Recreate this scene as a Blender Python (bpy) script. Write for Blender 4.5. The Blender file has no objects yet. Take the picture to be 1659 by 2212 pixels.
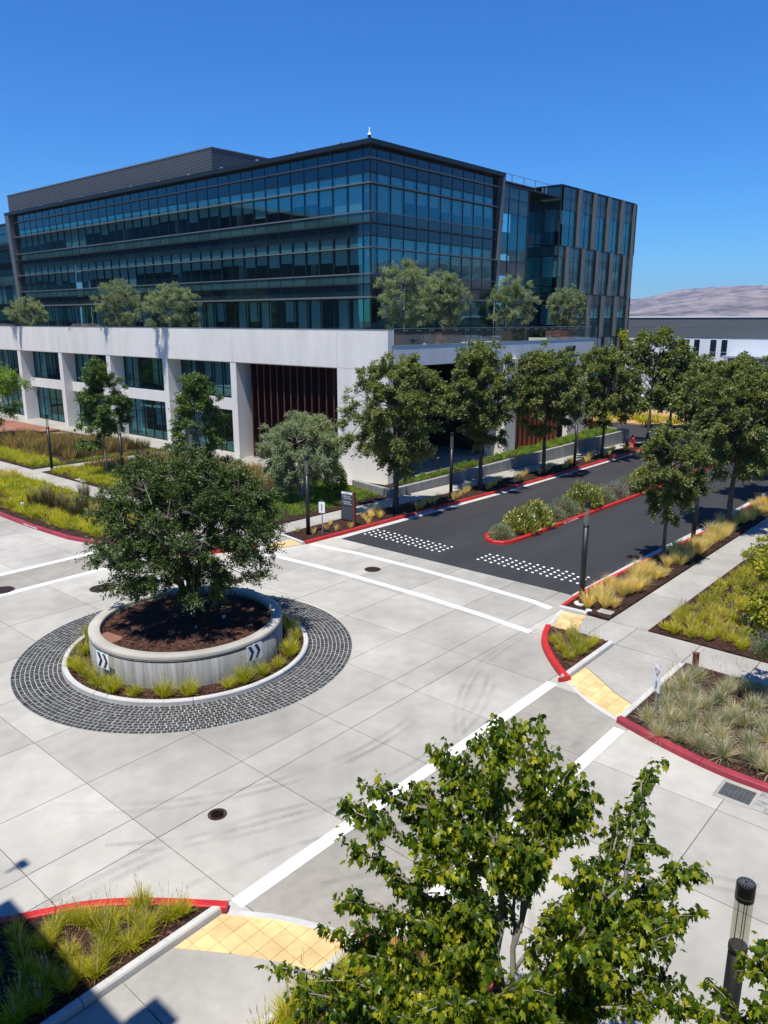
import bpy, math, random
import numpy as np
from mathutils import Vector, Matrix
sc = bpy.context.scene
col = sc.collection
R = math.radians
# ------------------------------------------------------------------ camera, sky, sun, exposure
P = 0.24622; AZ = R(41.15)
cam_d = bpy.data.cameras.new('camera'); cam = bpy.data.objects.new('camera', cam_d); col.objects.link(cam)
cam.location = (0, 0, 10); cam.rotation_euler = (math.pi/2 - P, 0, AZ - math.pi/2)
cam_d.sensor_fit = 'VERTICAL'; cam_d.sensor_height = 24.0; cam_d.lens = 24.0*1646/2212
cam_d.clip_start = 0.1; cam_d.clip_end = 30000
sc.camera = cam
SUN = Vector((-1.248, -0.32, 3.75)).normalized()      # towards the sun
w = bpy.data.worlds.new('World'); sc.world = w; w.use_nodes = True
nt = w.node_tree; bg = nt.nodes['Background']
sky = nt.nodes.new('ShaderNodeTexSky'); sky.sky_type = 'NISHITA'; sky.sun_disc = False
sky.sun_elevation = math.asin(SUN.z); sky.sun_rotation = math.atan2(SUN.x, SUN.y)
sky.altitude = 60; sky.air_density = 1.0; sky.dust_density = 0.0; sky.ozone_density = 6.0
hs = nt.nodes.new('ShaderNodeHueSaturation'); hs.inputs['Saturation'].default_value = 1.25; nt.links.new(sky.outputs[0], hs.inputs['Color'])
vm = nt.nodes.new('ShaderNodeVectorMath'); vm.operation = 'MULTIPLY'; vm.inputs[1].default_value = (.40, 1.06, 1.52); nt.links.new(hs.outputs[0], vm.inputs[0])
nt.links.new(vm.outputs[0], bg.inputs[0]); bg.inputs[1].default_value = 0.078
sun_d = bpy.data.lights.new('sun', 'SUN'); sun_d.energy = 5.0; sun_d.angle = R(0.53); sun_d.color = (1, 0.945, 0.85)
sun = bpy.data.objects.new('sun', sun_d); col.objects.link(sun); sun.rotation_euler = SUN.to_track_quat('Z', 'Y').to_euler()
sc.view_settings.view_transform = 'Standard'; sc.view_settings.look = 'None'
sc.view_settings.exposure = 0.38; sc.view_settings.gamma = 1.0; sc.view_settings.use_curve_mapping = False
try:
    sc.cycles.max_bounces = 8; sc.cycles.transparent_max_bounces = 16; sc.cycles.use_denoising = True
    sc.cycles.volume_bounces = 0
except Exception: pass
rnd = random.Random(7); rng = np.random.default_rng(11)

# ------------------------------------------------------------------ materials
MATS = {}
def newmat(name):
    m = bpy.data.materials.new(name); m.use_nodes = True; MATS[name] = m
    return m, m.node_tree, m.node_tree.nodes, m.node_tree.links, m.node_tree.nodes['Principled BSDF']
def noise(n, l, vec, scale, detail=4, rough=0.55, dist=0.0):
    t = n.new('ShaderNodeTexNoise'); t.inputs['Scale'].default_value = scale; t.inputs['Detail'].default_value = detail
    t.inputs['Roughness'].default_value = rough; t.inputs['Distortion'].default_value = dist
    l.new(vec, t.inputs['Vector']); return t.outputs['Fac']
def ramp(n, l, fac, stops):
    r = n.new('ShaderNodeValToRGB'); e = r.color_ramp.elements
    e[0].position, e[0].color = stops[0][0], (*stops[0][1], 1)
    e[1].position, e[1].color = stops[-1][0], (*stops[-1][1], 1)
    for p, c in stops[1:-1]:
        x = e.new(p); x.color = (*c, 1)
    l.new(fac, r.inputs[0]); return r.outputs[0]
def mul(n, l, a, b, t='MULTIPLY', fac=1.0):
    m = n.new('ShaderNodeMix'); m.data_type = 'RGBA'; m.blend_type = t
    m.inputs[0].default_value = fac if not hasattr(fac, 'links') else 0
    if hasattr(fac, 'links'): l.new(fac, m.inputs[0])
    for s, v in ((6, a), (7, b)):
        if hasattr(v, 'links'): l.new(v, m.inputs[s])
        else: m.inputs[s].default_value = (*v, 1)
    return m.outputs[2]
def grain(name, c, rough=0.8, var=0.18, s1=0.6, s2=9, fine=90, bump=0.15, metal=0, stretch=None, perobj=0.0, island=False, spec=0.5):
    m, t, n, l, b = newmat(name)
    g = n.new('ShaderNodeNewGeometry'); vec = g.outputs['Position']
    if stretch:
        mp = n.new('ShaderNodeMapping'); mp.inputs['Scale'].default_value = stretch; l.new(vec, mp.inputs[0]); vec = mp.outputs[0]
    a = noise(n, l, vec, s1, 5); bb = noise(n, l, vec, s2, 4); f = noise(n, l, g.outputs['Position'], fine, 2)
    lo = tuple(max(0, x*(1-var)) for x in c); hi = tuple(x*(1+var*.7) for x in c)
    c1 = ramp(n, l, a, [(.3, lo), (.7, hi)])
    c2 = ramp(n, l, bb, [(.3, (1-var*.6,)*3), (.7, (1.0,)*3)])
    c3 = ramp(n, l, f, [(.3, (1-var*.5,)*3), (.7, (1.04,)*3)])
    o = mul(n, l, mul(n, l, c1, c2), c3)
    if perobj:
        oi = n.new('ShaderNodeObjectInfo')
        src = g.outputs['Random Per Island'] if island else oi.outputs['Random']
        o = mul(n, l, o, ramp(n, l, src, [(0, (1-perobj,)*3), (1, (1+perobj*.6,)*3)]))
    l.new(o, b.inputs['Base Color'])
    b.inputs['Roughness'].default_value = rough; b.inputs['Metallic'].default_value = metal
    b.inputs['Specular IOR Level'].default_value = spec
    if bump:
        bp = n.new('ShaderNodeBump'); bp.inputs['Strength'].default_value = bump; bp.inputs['Distance'].default_value = 0.01
        l.new(f, bp.inputs['Height']); l.new(bp.outputs[0], b.inputs['Normal'])
    return m
grain('road_concrete', (.43, .413, .362), .85, .27, .22, 1.7, 60, .1, perobj=.14)
grain('crossing_concrete', (.31, .29, .245), .85, .2, .5, 4, 60, .1, perobj=.04)
grain('walk_concrete', (.36, .345, .305), .85, .18, .6, 5, 60, .12, perobj=.06)
grain('kerb_concrete', (.50, .495, .47), .8, .14, 1.2, 9, 80, .15)
grain('joint_dark', (.10, .098, .09), .95, .2, 2, 9, 60, 0)
grain('white_paint', (.80, .80, .80), .6, .08, 1.0, 8, 70, .05)
grain('dot_white', (.85, .85, .83), .35, .05)
grain('red_paint', (.52, .022, .02), .5, .22, 2.5, 14, 60, .2)
grain('maroon_paint', (.33, .035, .055), .55, .25, 2.5, 14, 60, .2)
grain('asphalt', (.030, .031, .034), .8, .28, .5, 6, 160, .35, stretch=(.25, 1.3, 1))
grain('cobble', (.045, .047, .052), .7, .3, 2, 30, 120, .4, perobj=.35, spec=.4)
grain('cobble_rest', (.045, .047, .052), .7, .3, 2, 30, 120, .4, perobj=.35, island=True, spec=.4)
grain('grout', (.38, .385, .34), .95, .2, 2, 20, 90, .2)
grain('iron', (.065, .035, .028), .55, .4, 8, 40, 120, .5, metal=.4)
grain('grate_steel', (.23, .25, .25), .45, .2, 5, 30, 120, .2, metal=.6)
grain('yellow_tile', (.74, .52, .235), .7, .2, 1.6, 7, 70, .1, perobj=.16)
grain('tile_joint', (.36, .21, .08), .9, .2)
grain('white_stucco', (.755, .725, .665), .9, .085, .9, 3.0, 70, .15, spec=.3, stretch=(1, 1, .28))
grain('board_concrete', (.31, .315, .305), .85, .38, 3.4, 9, 50, .2, stretch=(2.2, 2.2, .10))
grain('mulch', (.052, .026, .019), .95, .55, 3, 22, 75, 1.0, spec=.2)
grain('mulch_chip', (.105, .05, .034), .9, .3, 3, 22, 75, .4, perobj=.75, island=True, spec=.2)
grain('gold_mulch', (.50, .30, .13), .95, .3, 1.2, 9, 60, .5)
grain('black_metal', (.009, .009, .010), .45, .1, 3, 20, 50, 0)
grain('dark_frame', (.018, .024, .026), .4, .1, 3, 20, 50, 0, metal=.3)
grain('fin_grey', (.17, .185, .19), .45, .08, 3, 20, 50, 0, metal=.4)
grain('screen_grey', (.17, .17, .175), .5, .08, 3, 20, 50, 0, metal=.3)
grain('galv', (.42, .44, .46), .4, .15, 3, 20, 60, .05, metal=.7)
grain('corten', (.16, .040, .022), .75, .25, 2, 10, 60, .2)
grain('louver_red', (.085, .018, .014), .7, .3, 2, 10, 60, .1, stretch=(1, 1, .2))
grain('louver_orange', (.55, .13, .04), .7, .25, 2, 10, 60, .1, stretch=(1, 1, .2))
grain('deck_wood', (.30, .13, .075), .7, .2, 2, 10, 60, .2, perobj=.3)
grain('bench_wood', (.34, .12, .05), .6, .2, 2, 10, 60, .2)
grain('planter_dark', (.06, .05, .05), .6, .3, 2, 9, 60, .1)
grain('sign_grey', (.055, .065, .075), .4, .05)
grain('sign_white', (.78, .82, .84), .45, .03)
grain('sign_black', (.01, .01, .012), .5, .03)
grain('brown_box', (.22, .10, .065), .7, .1)
grain('blind', (.50, .56, .54), .8, .05, 1, 6, 60, 0, perobj=.12)
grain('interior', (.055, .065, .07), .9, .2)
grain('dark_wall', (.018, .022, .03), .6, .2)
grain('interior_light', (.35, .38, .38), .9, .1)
grain('wh_white', (.72, .74, .76), .8, .06, .1, 1, 20, 0)
grain('wh_grey', (.11, .125, .14), .8, .06, .1, 1, 20, 0)
grain('wh_blue', (.33, .37, .42), .8, .06, .1, 1, 20, 0)
grain('earth', (.20, .17, .11), .95, .3, .05, 1, 9, .2)
grain('hydrant_red', (.50, .02, .02), .4, .1)
grain('car_white', (.7, .7, .72), .25, .03)
grain('bark', (.11, .095, .075), .9, .45, 6, 25, 60, .8, stretch=(1, 1, .3))
grain('bark_pale', (.27, .25, .22), .8, .3, 6, 25, 60, .4, stretch=(1, 1, .4))
grain('far_wall', (.05, .06, .065), .8, .15, .1, 1, 20, 0)
def glassmat(name, tint, gloss, blend, rough=0.0):
    m, t, n, l, b = newmat(name); n.remove(b)
    lw = n.new('ShaderNodeLayerWeight'); lw.inputs[0].default_value = .5
    pw = n.new('ShaderNodeMath'); pw.operation = 'POWER'; pw.inputs[1].default_value = 4; l.new(lw.outputs['Facing'], pw.inputs[0])
    ma = n.new('ShaderNodeMath'); ma.operation = 'MULTIPLY_ADD'; ma.inputs[1].default_value = .75; ma.inputs[2].default_value = blend; ma.use_clamp = True; l.new(pw.outputs[0], ma.inputs[0])
    tr = n.new('ShaderNodeBsdfTransparent'); tr.inputs[0].default_value = (*tint, 1)
    gl = n.new('ShaderNodeBsdfGlossy'); gl.inputs[0].default_value = (*gloss, 1); gl.inputs['Roughness'].default_value = rough
    g = n.new('ShaderNodeNewGeometry'); oi = n.new('ShaderNodeObjectInfo')
    nf = n.new('ShaderNodeTexNoise'); nf.inputs['Scale'].default_value = .35; nf.inputs['Detail'].default_value = 1; l.new(g.outputs['Position'], nf.inputs['Vector'])
    bp = n.new('ShaderNodeBump'); bp.inputs['Strength'].default_value = .12; bp.inputs['Distance'].default_value = .05
    l.new(nf.outputs['Fac'], bp.inputs['Height']); l.new(bp.outputs[0], gl.inputs['Normal'])
    mx = n.new('ShaderNodeMixShader'); l.new(ma.outputs[0], mx.inputs[0]); l.new(tr.outputs[0], mx.inputs[1]); l.new(gl.outputs[0], mx.inputs[2])
    l.new(mx.outputs[0], n['Material Output'].inputs[0]); return m
glassmat('glass', (.66, .82, .84), (.30, .66, .72), .15)
glassmat('clear_glass', (.80, .88, .86), (.9, .9, .9), .04)
def spandrel(name, c, sp):
    m, t, n, l, b = newmat(name)
    oi = n.new('ShaderNodeObjectInfo')
    l.new(ramp(n, l, oi.outputs['Random'], [(0, tuple(x*.8 for x in c)), (1, tuple(x*1.2 for x in c))]), b.inputs['Base Color'])
    b.inputs['Roughness'].default_value = .04; b.inputs['Specular IOR Level'].default_value = sp
    b.inputs['Specular Tint'].default_value = (.6, .9, 1, 1)
spandrel('spandrel_dark', (.006, .020, .028), .85)
spandrel('spandrel_teal', (.025, .065, .068), .8)
m, t, n, l, b = newmat('smoky_lens'); b.inputs['Base Color'].default_value = (.75, .72, .6, 1); n.remove(b)
tr = n.new('ShaderNodeBsdfTransparent'); tr.inputs[0].default_value = (.80, .80, .72, 1)
df = n.new('ShaderNodeBsdfDiffuse'); df.inputs[0].default_value = (.75, .75, .68, 1)
gl = n.new('ShaderNodeBsdfGlossy'); gl.inputs['Roughness'].default_value = .1
mx = n.new('ShaderNodeMixShader'); mx.inputs[0].default_value = .10; l.new(tr.outputs[0], mx.inputs[1]); l.new(df.outputs[0], mx.inputs[2])
mx2 = n.new('ShaderNodeMixShader'); mx2.inputs[0].default_value = .06; l.new(mx.outputs[0], mx2.inputs[1]); l.new(gl.outputs[0], mx2.inputs[2])
l.new(mx2.outputs[0], n['Material Output'].inputs[0])
def leafmat(name, stops, trans=.35, rough=.45, scale=.5, spec=.4):
    m, t, n, l, b = newmat(name)
    g = n.new('ShaderNodeNewGeometry')
    oi = n.new('ShaderNodeObjectInfo'); ad = n.new('ShaderNodeMath'); ad.operation = 'ADD'; fr = n.new('ShaderNodeMath'); fr.operation = 'FRACT'
    l.new(g.outputs['Random Per Island'], ad.inputs[0]); l.new(oi.outputs['Random'], ad.inputs[1]); l.new(ad.outputs[0], fr.inputs[0])
    c = ramp(n, l, fr.outputs[0], stops)
    nf = noise(n, l, g.outputs['Position'], scale, 2)
    c = mul(n, l, c, ramp(n, l, nf, [(.35, (.75, .8, .75)), (.65, (1.2, 1.12, 1.0))]))
    l.new(c, b.inputs['Base Color']); b.inputs['Roughness'].default_value = rough; b.inputs['Specular IOR Level'].default_value = spec
    tl = n.new('ShaderNodeBsdfTranslucent'); tc = mul(n, l, c, (1.5, 1.7, .6)); l.new(tc, tl.inputs[0])
    mx = n.new('ShaderNodeMixShader'); mx.inputs[0].default_value = trans
    l.new(b.outputs[0], mx.inputs[1]); l.new(tl.outputs[0], mx.inputs[2]); l.new(mx.outputs[0], n['Material Output'].inputs[0])
    return m
leafmat('leaf_oak', [(0, (.07, .095, .035)), (.6, (.165, .195, .06)), (1, (.29, .31, .10))])
leafmat('leaf_dark', [(0, (.028, .056, .016)), (.7, (.07, .115, .028)), (1, (.17, .22, .06))], .25)
leafmat('leaf_olive', [(0, (.13, .17, .11)), (.6, (.22, .27, .17)), (1, (.38, .43, .28))], .3)
leafmat('leaf_maple', [(0, (.028, .065, .010)), (.35, (.075, .14, .014)), (.72, (.25, .31, .018)), (1, (.43, .41, .03))], .5, .34, 1.6)
leafmat('leaf_sapling', [(0, (.045, .09, .028)), (.6, (.085, .15, .04)), (1, (.20, .25, .05))], .35)
leafmat('leaf_yellow', [(0, (.16, .19, .02)), (.6, (.27, .28, .03)), (1, (.42, .38, .04))], .4)
leafmat('grass_lime', [(0, (.22, .25, .012)), (.5, (.42, .42, .022)), (.85, (.60, .52, .06)), (1, (.65, .50, .18))], .35, .6, 1.0, .2)
leafmat('grass_field', [(0, (.22, .24, .025)), (.5, (.42, .40, .045)), (1, (.62, .50, .14))], .35, .6, .6, .2)
leafmat('grass_gold', [(0, (.42, .38, .10)), (.4, (.78, .58, .24)), (1, (.95, .78, .46))], .35, .6, 1.0, .2)
leafmat('grass_blue', [(0, (.24, .29, .23)), (.45, (.42, .46, .38)), (.7, (.55, .43, .24)), (1, (.78, .64, .42))], .25, .6, 1.5, .2)
leafmat('grass_reed', [(0, (.05, .07, .03)), (.6, (.12, .12, .05)), (1, (.30, .17, .07))], .25, .6, 1.0, .2)
leafmat('grass_rust', [(0, (.12, .12, .04)), (.5, (.36, .25, .09)), (1, (.62, .40, .16))], .25, .6, .6, .2)
leafmat('grass_green', [(0, (.08, .17, .02)), (.6, (.18, .30, .04)), (1, (.36, .42, .08))], .35, .6, .8, .2)
leafmat('grass_lily', [(0, (.14, .17, .03)), (.5, (.30, .31, .08)), (1, (.55, .50, .20))], .3, .6, .8, .2)
leafmat('flower_white', [(0, (.65, .65, .5)), (1, (.85, .85, .75))], .2)
leafmat('seedhead', [(0, (.32, .26, .15)), (1, (.62, .52, .34))], .2)
leafmat('lavender', [(0, (.15, .17, .13)), (.6, (.26, .25, .25)), (1, (.36, .31, .40))], .2)
def hillmat():
    m, t, n, l, b = newmat('dry_hill'); g = n.new('ShaderNodeNewGeometry')
    f = noise(n, l, g.outputs['Position'], .0045, 9, .7); f2 = noise(n, l, g.outputs['Position'], .016, 8, .7)
    c = ramp(n, l, f, [(.42, (.12, .11, .125)), (.5, (.23, .19, .19)), (.58, (.30, .25, .235))])
    c = mul(n, l, c, ramp(n, l, f2, [(.42, (.45, .55, .5)), (.5, (1, 1, 1))]))  # dark patches paint in relief shade that the high sun barely gives
    l.new(c, b.inputs['Base Color']); b.inputs['Roughness'].default_value = 1; b.inputs['Specular IOR Level'].default_value = 0
hillmat()
def tyremat():
    m, t, n, l, b = newmat('tyre_mark'); g = n.new('ShaderNodeNewGeometry')
    f = noise(n, l, g.outputs['Position'], .6, 3); f2 = noise(n, l, g.outputs['Position'], 14, 2)
    b.inputs['Base Color'].default_value = (.05, .05, .05, 1); b.inputs['Roughness'].default_value = .8
    tr = n.new('ShaderNodeBsdfTransparent'); mx = n.new('ShaderNodeMixShader')
    a = mul(n, l, ramp(n, l, f, [(.35, (0,)*3), (.7, (.17,)*3)]), ramp(n, l, f2, [(.3, (.45,)*3), (.6, (1,)*3)]))
    l.new(a, mx.inputs[0]); l.new(tr.outputs[0], mx.inputs[1]); l.new(b.outputs[0], mx.inputs[2]); l.new(mx.outputs[0], n['Material Output'].inputs[0])
tyremat()

# ------------------------------------------------------------------ helpers
def tag(o, label=None, cat=None, group=None, kind=None):
    if label: o['label'] = label
    if cat: o['category'] = cat
    if group: o['group'] = group
    if kind: o['kind'] = kind
    return o
def thing(name, label, cat, loc=(0, 0, 0), rz=0, group=None):
    o = bpy.data.objects.new(name, None); col.objects.link(o); o.location = loc; o.rotation_euler = (0, 0, rz)
    o.empty_display_size = .2
    return tag(o, label, cat, group)
def link(name, me, parent=None, loc=None, rz=0):
    o = bpy.data.objects.new(name, me); col.objects.link(o)
    if parent is not None: o.parent = parent
    if loc is not None: o.location = loc
    if rz: o.rotation_euler = (0, 0, rz)
    return o
def npmesh(name, V, F, mat, smooth=False):
    V = np.ascontiguousarray(V, dtype=np.float32); F = np.ascontiguousarray(F, dtype=np.int32)
    me = bpy.data.meshes.new(name); k = F.shape[1]
    me.vertices.add(len(V)); me.vertices.foreach_set('co', V.ravel())
    me.loops.add(F.size); me.loops.foreach_set('vertex_index', F.ravel())
    me.polygons.add(len(F)); me.polygons.foreach_set('loop_start', np.arange(0, F.size, k, dtype=np.int32))
    try: me.polygons.foreach_set('loop_total', np.full(len(F), k, dtype=np.int32))
    except Exception: pass
    if smooth: me.polygons.foreach_set('use_smooth', np.ones(len(F), dtype=bool))
    me.update(calc_edges=True); me.materials.append(MATS[mat]); return me
class MB:
    def __init__(s): s.v = []; s.f = []
    def poly(s, pts, f):
        b = len(s.v); s.v += [tuple(p) for p in pts]; s.f += [tuple(i+b for i in q) for q in f]; return s
    def box(s, x0, x1, y0, y1, z0, z1):
        return s.poly([(x0,y0,z0),(x1,y0,z0),(x1,y1,z0),(x0,y1,z0),(x0,y0,z1),(x1,y0,z1),(x1,y1,z1),(x0,y1,z1)],
                      [(0,3,2,1),(4,5,6,7),(0,1,5,4),(1,2,6,5),(2,3,7,6),(3,0,4,7)])
    def prism(s, pts, z0, z1, bottom=True):
        a = sum(pts[i][0]*pts[(i+1)%len(pts)][1]-pts[(i+1)%len(pts)][0]*pts[i][1] for i in range(len(pts)))
        if a < 0: pts = pts[::-1]
        n = len(pts); z0s = z0; v = [(p[0], p[1], z0) for p in pts] + [(p[0], p[1], z1) for p in pts]
        f = [tuple(range(n, 2*n))] + [(i, (i+1) % n, (i+1) % n+n, i+n) for i in range(n)]
        if bottom: f.append(tuple(range(n-1, -1, -1)))
        return s.poly(v, f)
    def tube(s, pts, rads, k=8, cap=True):
        pts = [Vector(p) for p in pts]; n = len(pts); base = len(s.v)
        if not hasattr(rads, '__len__'): rads = [rads]*n
        for i, p in enumerate(pts):
            d = (pts[min(i+1, n-1)] - pts[max(i-1, 0)]).normalized()
            u = d.cross(Vector((0, 1, .01))); u = u.normalized() if u.length > .05 else d.cross(Vector((1, 0, 0))).normalized()
            w_ = d.cross(u)
            for j in range(k):
                a = 2*math.pi*j/k; s.v.append(tuple(p + (u*math.cos(a) + w_*math.sin(a))*rads[i]))
        for i in range(n-1):
            for j in range(k):
                a = base+i*k+j; b2 = base+i*k+(j+1) % k
                s.f.append((a, b2, b2+k, a+k))
        if cap:
            s.f.append(tuple(base+j for j in range(k-1, -1, -1))); s.f.append(tuple(base+(n-1)*k+j for j in range(k)))
        return s
    def lathe(s, prof, k=24, c=(0, 0), a0=0.0, a1=2*math.pi):
        full = abs(a1-a0-2*math.pi) < 1e-6; base = len(s.v); m_ = k if full else k+1
        for j in range(m_):
            a = a0+(a1-a0)*j/k
            for r, z in prof: s.v.append((c[0]+r*math.cos(a), c[1]+r*math.sin(a), z))
        L = len(prof)
        for j in range(k):
            for i in range(L-1):
                a = base+j*L+i; b2 = base+((j+1) % m_)*L+i
                s.f.append((a, b2, b2+1, a+1))
        return s
    def mesh(s, name, mat, smooth=False):
        me = bpy.data.meshes.new(name); me.from_pydata(s.v, [], s.f); me.materials.append(MATS[mat])
        if smooth:
            for p in me.polygons: p.use_smooth = len(p.vertices) <= 4
        me.update(); return me
    def build(s, name, mat, parent=None, smooth=False, loc=None, rz=0):
        return link(name, s.mesh(name, mat, smooth), parent, loc, rz)
def struct(o): o['kind'] = 'structure'; return o
def offset_line(pts, d):
    out = []
    for i, p in enumerate(pts):
        a = Vector(pts[max(i-1, 0)][:2]); b_ = Vector(pts[min(i+1, len(pts)-1)][:2]); t_ = (b_-a).normalized()
        out.append((p[0]-t_.y*d, p[1]+t_.x*d))
    return out
def ribbon(mb, pts, prof):
    """sweep profile (offset to the left, z) along a polyline, closed with end caps"""
    rings = [offset_line(pts, d) for d, z in prof]; n = len(pts); L = len(prof); base = len(mb.v)
    for i in range(n):
        for j in range(L): mb.v.append((*rings[j][i], prof[j][1]))
    for i in range(n-1):
        for j in range(L):
            a = base+i*L+j; b2 = base+i*L+(j+1) % L
            mb.f.append((a, a+L, b2+L, b2))
    mb.f.append(tuple(base+j for j in range(L))); mb.f.append(tuple(base+(n-1)*L+j for j in range(L-1, -1, -1)))
    return mb
def smooth_line(pts, it=2):
    for _ in range(it):
        q = [pts[0]]
        for a, b_ in zip(pts[:-1], pts[1:]):
            q += [(a[0]*.75+b_[0]*.25, a[1]*.75+b_[1]*.25), (a[0]*.25+b_[0]*.75, a[1]*.25+b_[1]*.75)]
        q.append(pts[-1]); pts = q
    return pts
def seg(pts, step):
    out = [pts[0]]
    for a, b_ in zip(pts[:-1], pts[1:]):
        L = math.dist(a, b_); n = max(1, round(L/step))
        out += [(a[0]+(b_[0]-a[0])*i/n, a[1]+(b_[1]-a[1])*i/n) for i in range(1, n+1)]
    return out
KP = lambda w_, h: [(0, 0), (.012, h-.03), (.035, h), (w_-.02, h), (w_, h-.02), (w_, 0)]
def kerb(name, pts, mat, label, w_=.16, h=.15, piece=3.0, sm=False):
    """a kerb is a row of stones, each its own part"""
    root = thing(name, label, 'kerb')
    if name == 'kerb_end': h = .143
    if sm: pts = smooth_line(pts)
    # walk and split
    acc = [pts[0]]; d = 0
    def flush(a):
        if len(a) > 1:
            q = [Vector(x) for x in a]; t0 = (q[1]-q[0]).normalized()*.006; t1 = (q[-1]-q[-2]).normalized()*.006
            q[0] = q[0]+t0; q[-1] = q[-1]-t1
            ribbon(MB(), [tuple(x) for x in q], KP(w_, h)).build('kerb_stone', mat, root)
    for a, b_ in zip(pts[:-1], pts[1:]):
        L = math.dist(a, b_); x = 0
        while d + (L-x) > piece:
            x += piece-d; p = (a[0]+(b_[0]-a[0])*x/L, a[1]+(b_[1]-a[1])*x/L)
            acc.append(p); flush(acc); acc = [p]; d = 0
        d += L-x
        if math.dist(acc[-1], b_) > 1e-3: acc.append(b_)
    flush(acc)
    return root
def text(body, size, parent, loc, rot, mat, extr=.003, align='CENTER', space=1.0):
    c = bpy.data.curves.new('lettering', 'FONT'); c.body = body; c.size = size; c.extrude = extr; c.align_x = align
    c.materials.append(MATS[mat]); tmp = bpy.data.objects.new('lettering', c); tmp.data.space_character = space
    me = bpy.data.meshes.new_from_object(tmp); me.name = 'lettering'; bpy.data.objects.remove(tmp)
    o = bpy.data.objects.new('lettering', me); col.objects.link(o); o.parent = parent
    o.location = loc; o.rotation_euler = rot; return o
def inpoly(x, y, poly):
    c = np.zeros(len(x), bool); n = len(poly)
    for i in range(n):
        x0, y0 = poly[i]; x1, y1 = poly[(i+1) % n]
        if abs(y1-y0) < 1e-9: continue
        c ^= ((y0 > y) != (y1 > y)) & (x < (x1-x0)*(y-y0)/(y1-y0)+x0)
    return c
def scatter(poly, n):
    p = np.array(poly); lo, hi = p.min(0), p.max(0); out = []
    while sum(len(o) for o in out) < n:
        q = rng.uniform(lo, hi, (n*2, 2)); out.append(q[inpoly(q[:, 0], q[:, 1], poly)])
    return np.concatenate(out)[:n]
def chips(poly, n, z, parent, size=.045):
    c = scatter(poly, n); a = rng.uniform(0, 2*np.pi, n); L = size*rng.uniform(.4, 1.2, n); W = L*rng.uniform(.2, .5, n)
    ca, sa = np.cos(a), np.sin(a); t1 = rng.uniform(0, .025, n); t2 = rng.uniform(.005, .03, n)
    V = np.empty((n, 4, 3))
    for i, (u, v, tz) in enumerate(((-1, -1, 0), (1, -1, 1), (1, 1, 1), (-1, 1, 0))):
        V[:, i, 0] = c[:, 0]+u*L*ca-v*W*sa; V[:, i, 1] = c[:, 1]+u*L*sa+v*W*ca; V[:, i, 2] = z+.004+(t1 if tz else t2)
    F = np.arange(n*4).reshape(n, 4)
    o = link('mulch_chips', npmesh('mulch_chips', V.reshape(-1, 3), F, 'mulch_chip'), parent); o['kind'] = 'stuff'; return o
def bed(name, poly, z, nchips=0, mat='mulch'):
    o = struct(MB().prism(poly, -.02, z).build(name, mat)); o['label'] = 'dark brown bark mulch'
    if nchips: chips(poly, nchips, z, o)
    return o

# --- grass tufts
def tuft(n, L, r0=.05, lean=.6, wid=.008, curve=.7, seedn=0, seed=0, nar=1.0):
    g = np.random.default_rng(seed); a = g.uniform(0, 2*np.pi, n); rr = r0*np.sqrt(g.uniform(0, 1, n))
    base = np.stack([rr*np.cos(a), rr*np.sin(a), np.zeros(n)], 1)
    th = np.abs(g.normal(0, .5, n))*lean+.05; da = a+g.normal(0, .5, n)
    ln = L*g.uniform(.55, 1.08, n); W = wid*g.uniform(.7, 1.3, n)
    pts = []; p = base.copy(); ang = th.copy(); st = 3
    for i in range(st+1):
        pts.append(p.copy())
        d = np.stack([np.sin(ang)*np.cos(da), np.sin(ang)*np.sin(da), np.cos(ang)], 1); p = p+d*(ln/st)[:, None]
        ang = ang+curve*g.uniform(.3, 1.2, n)*(.35+.5*i/st)
    fa = g.uniform(0, np.pi, n); side = np.stack([np.cos(fa), np.sin(fa), np.zeros(n)], 1)
    V = np.empty((n, 7, 3))
    for i in range(3):
        ww = W*(1, .85, .55)[i]; V[:, 2*i] = pts[i]-side*ww[:, None]/2; V[:, 2*i+1] = pts[i]+side*ww[:, None]/2
    V[:, 6] = pts[3]
    T = np.array([(0,1,3),(0,3,2),(2,3,5),(2,5,4),(4,5,6)])
    F = (np.arange(n)[:, None, None]*7+T[None]).reshape(-1, 3)
    V = V.reshape(-1, 3); V[:, 2] = np.maximum(V[:, 2], .0)
    return V, F
def plumes(n, L, lean, wid, seed):
    g = np.random.default_rng(seed); a = g.uniform(0, 2*np.pi, n); th = np.abs(g.normal(0, .4, n))*lean
    tip = np.stack([np.sin(th)*np.cos(a), np.sin(th)*np.sin(a), np.cos(th)], 1); ln = L*g.uniform(.8, 1.15, n)
    fa = g.uniform(0, np.pi, n); side = np.stack([np.cos(fa), np.sin(fa), np.zeros(n)], 1)
    V = np.empty((n, 8, 3)); p0 = tip*0; p1 = tip*(ln*.82)[:, None]; p2 = tip*(ln*.9)[:, None]; p3 = tip*ln[:, None]
    V[:, 0] = p0-side*.002; V[:, 1] = p0+side*.002; V[:, 2] = p1-side*.002; V[:, 3] = p1+side*.002
    V[:, 4] = p1; V[:, 5] = p2-side*wid; V[:, 6] = p3; V[:, 7] = p2+side*wid
    F = (np.arange(n)[:, None, None]*8+np.array([(0,1,3,2),(4,5,6,7)])[None]).reshape(-1, 4)
    return V.reshape(-1, 3), F
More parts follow.
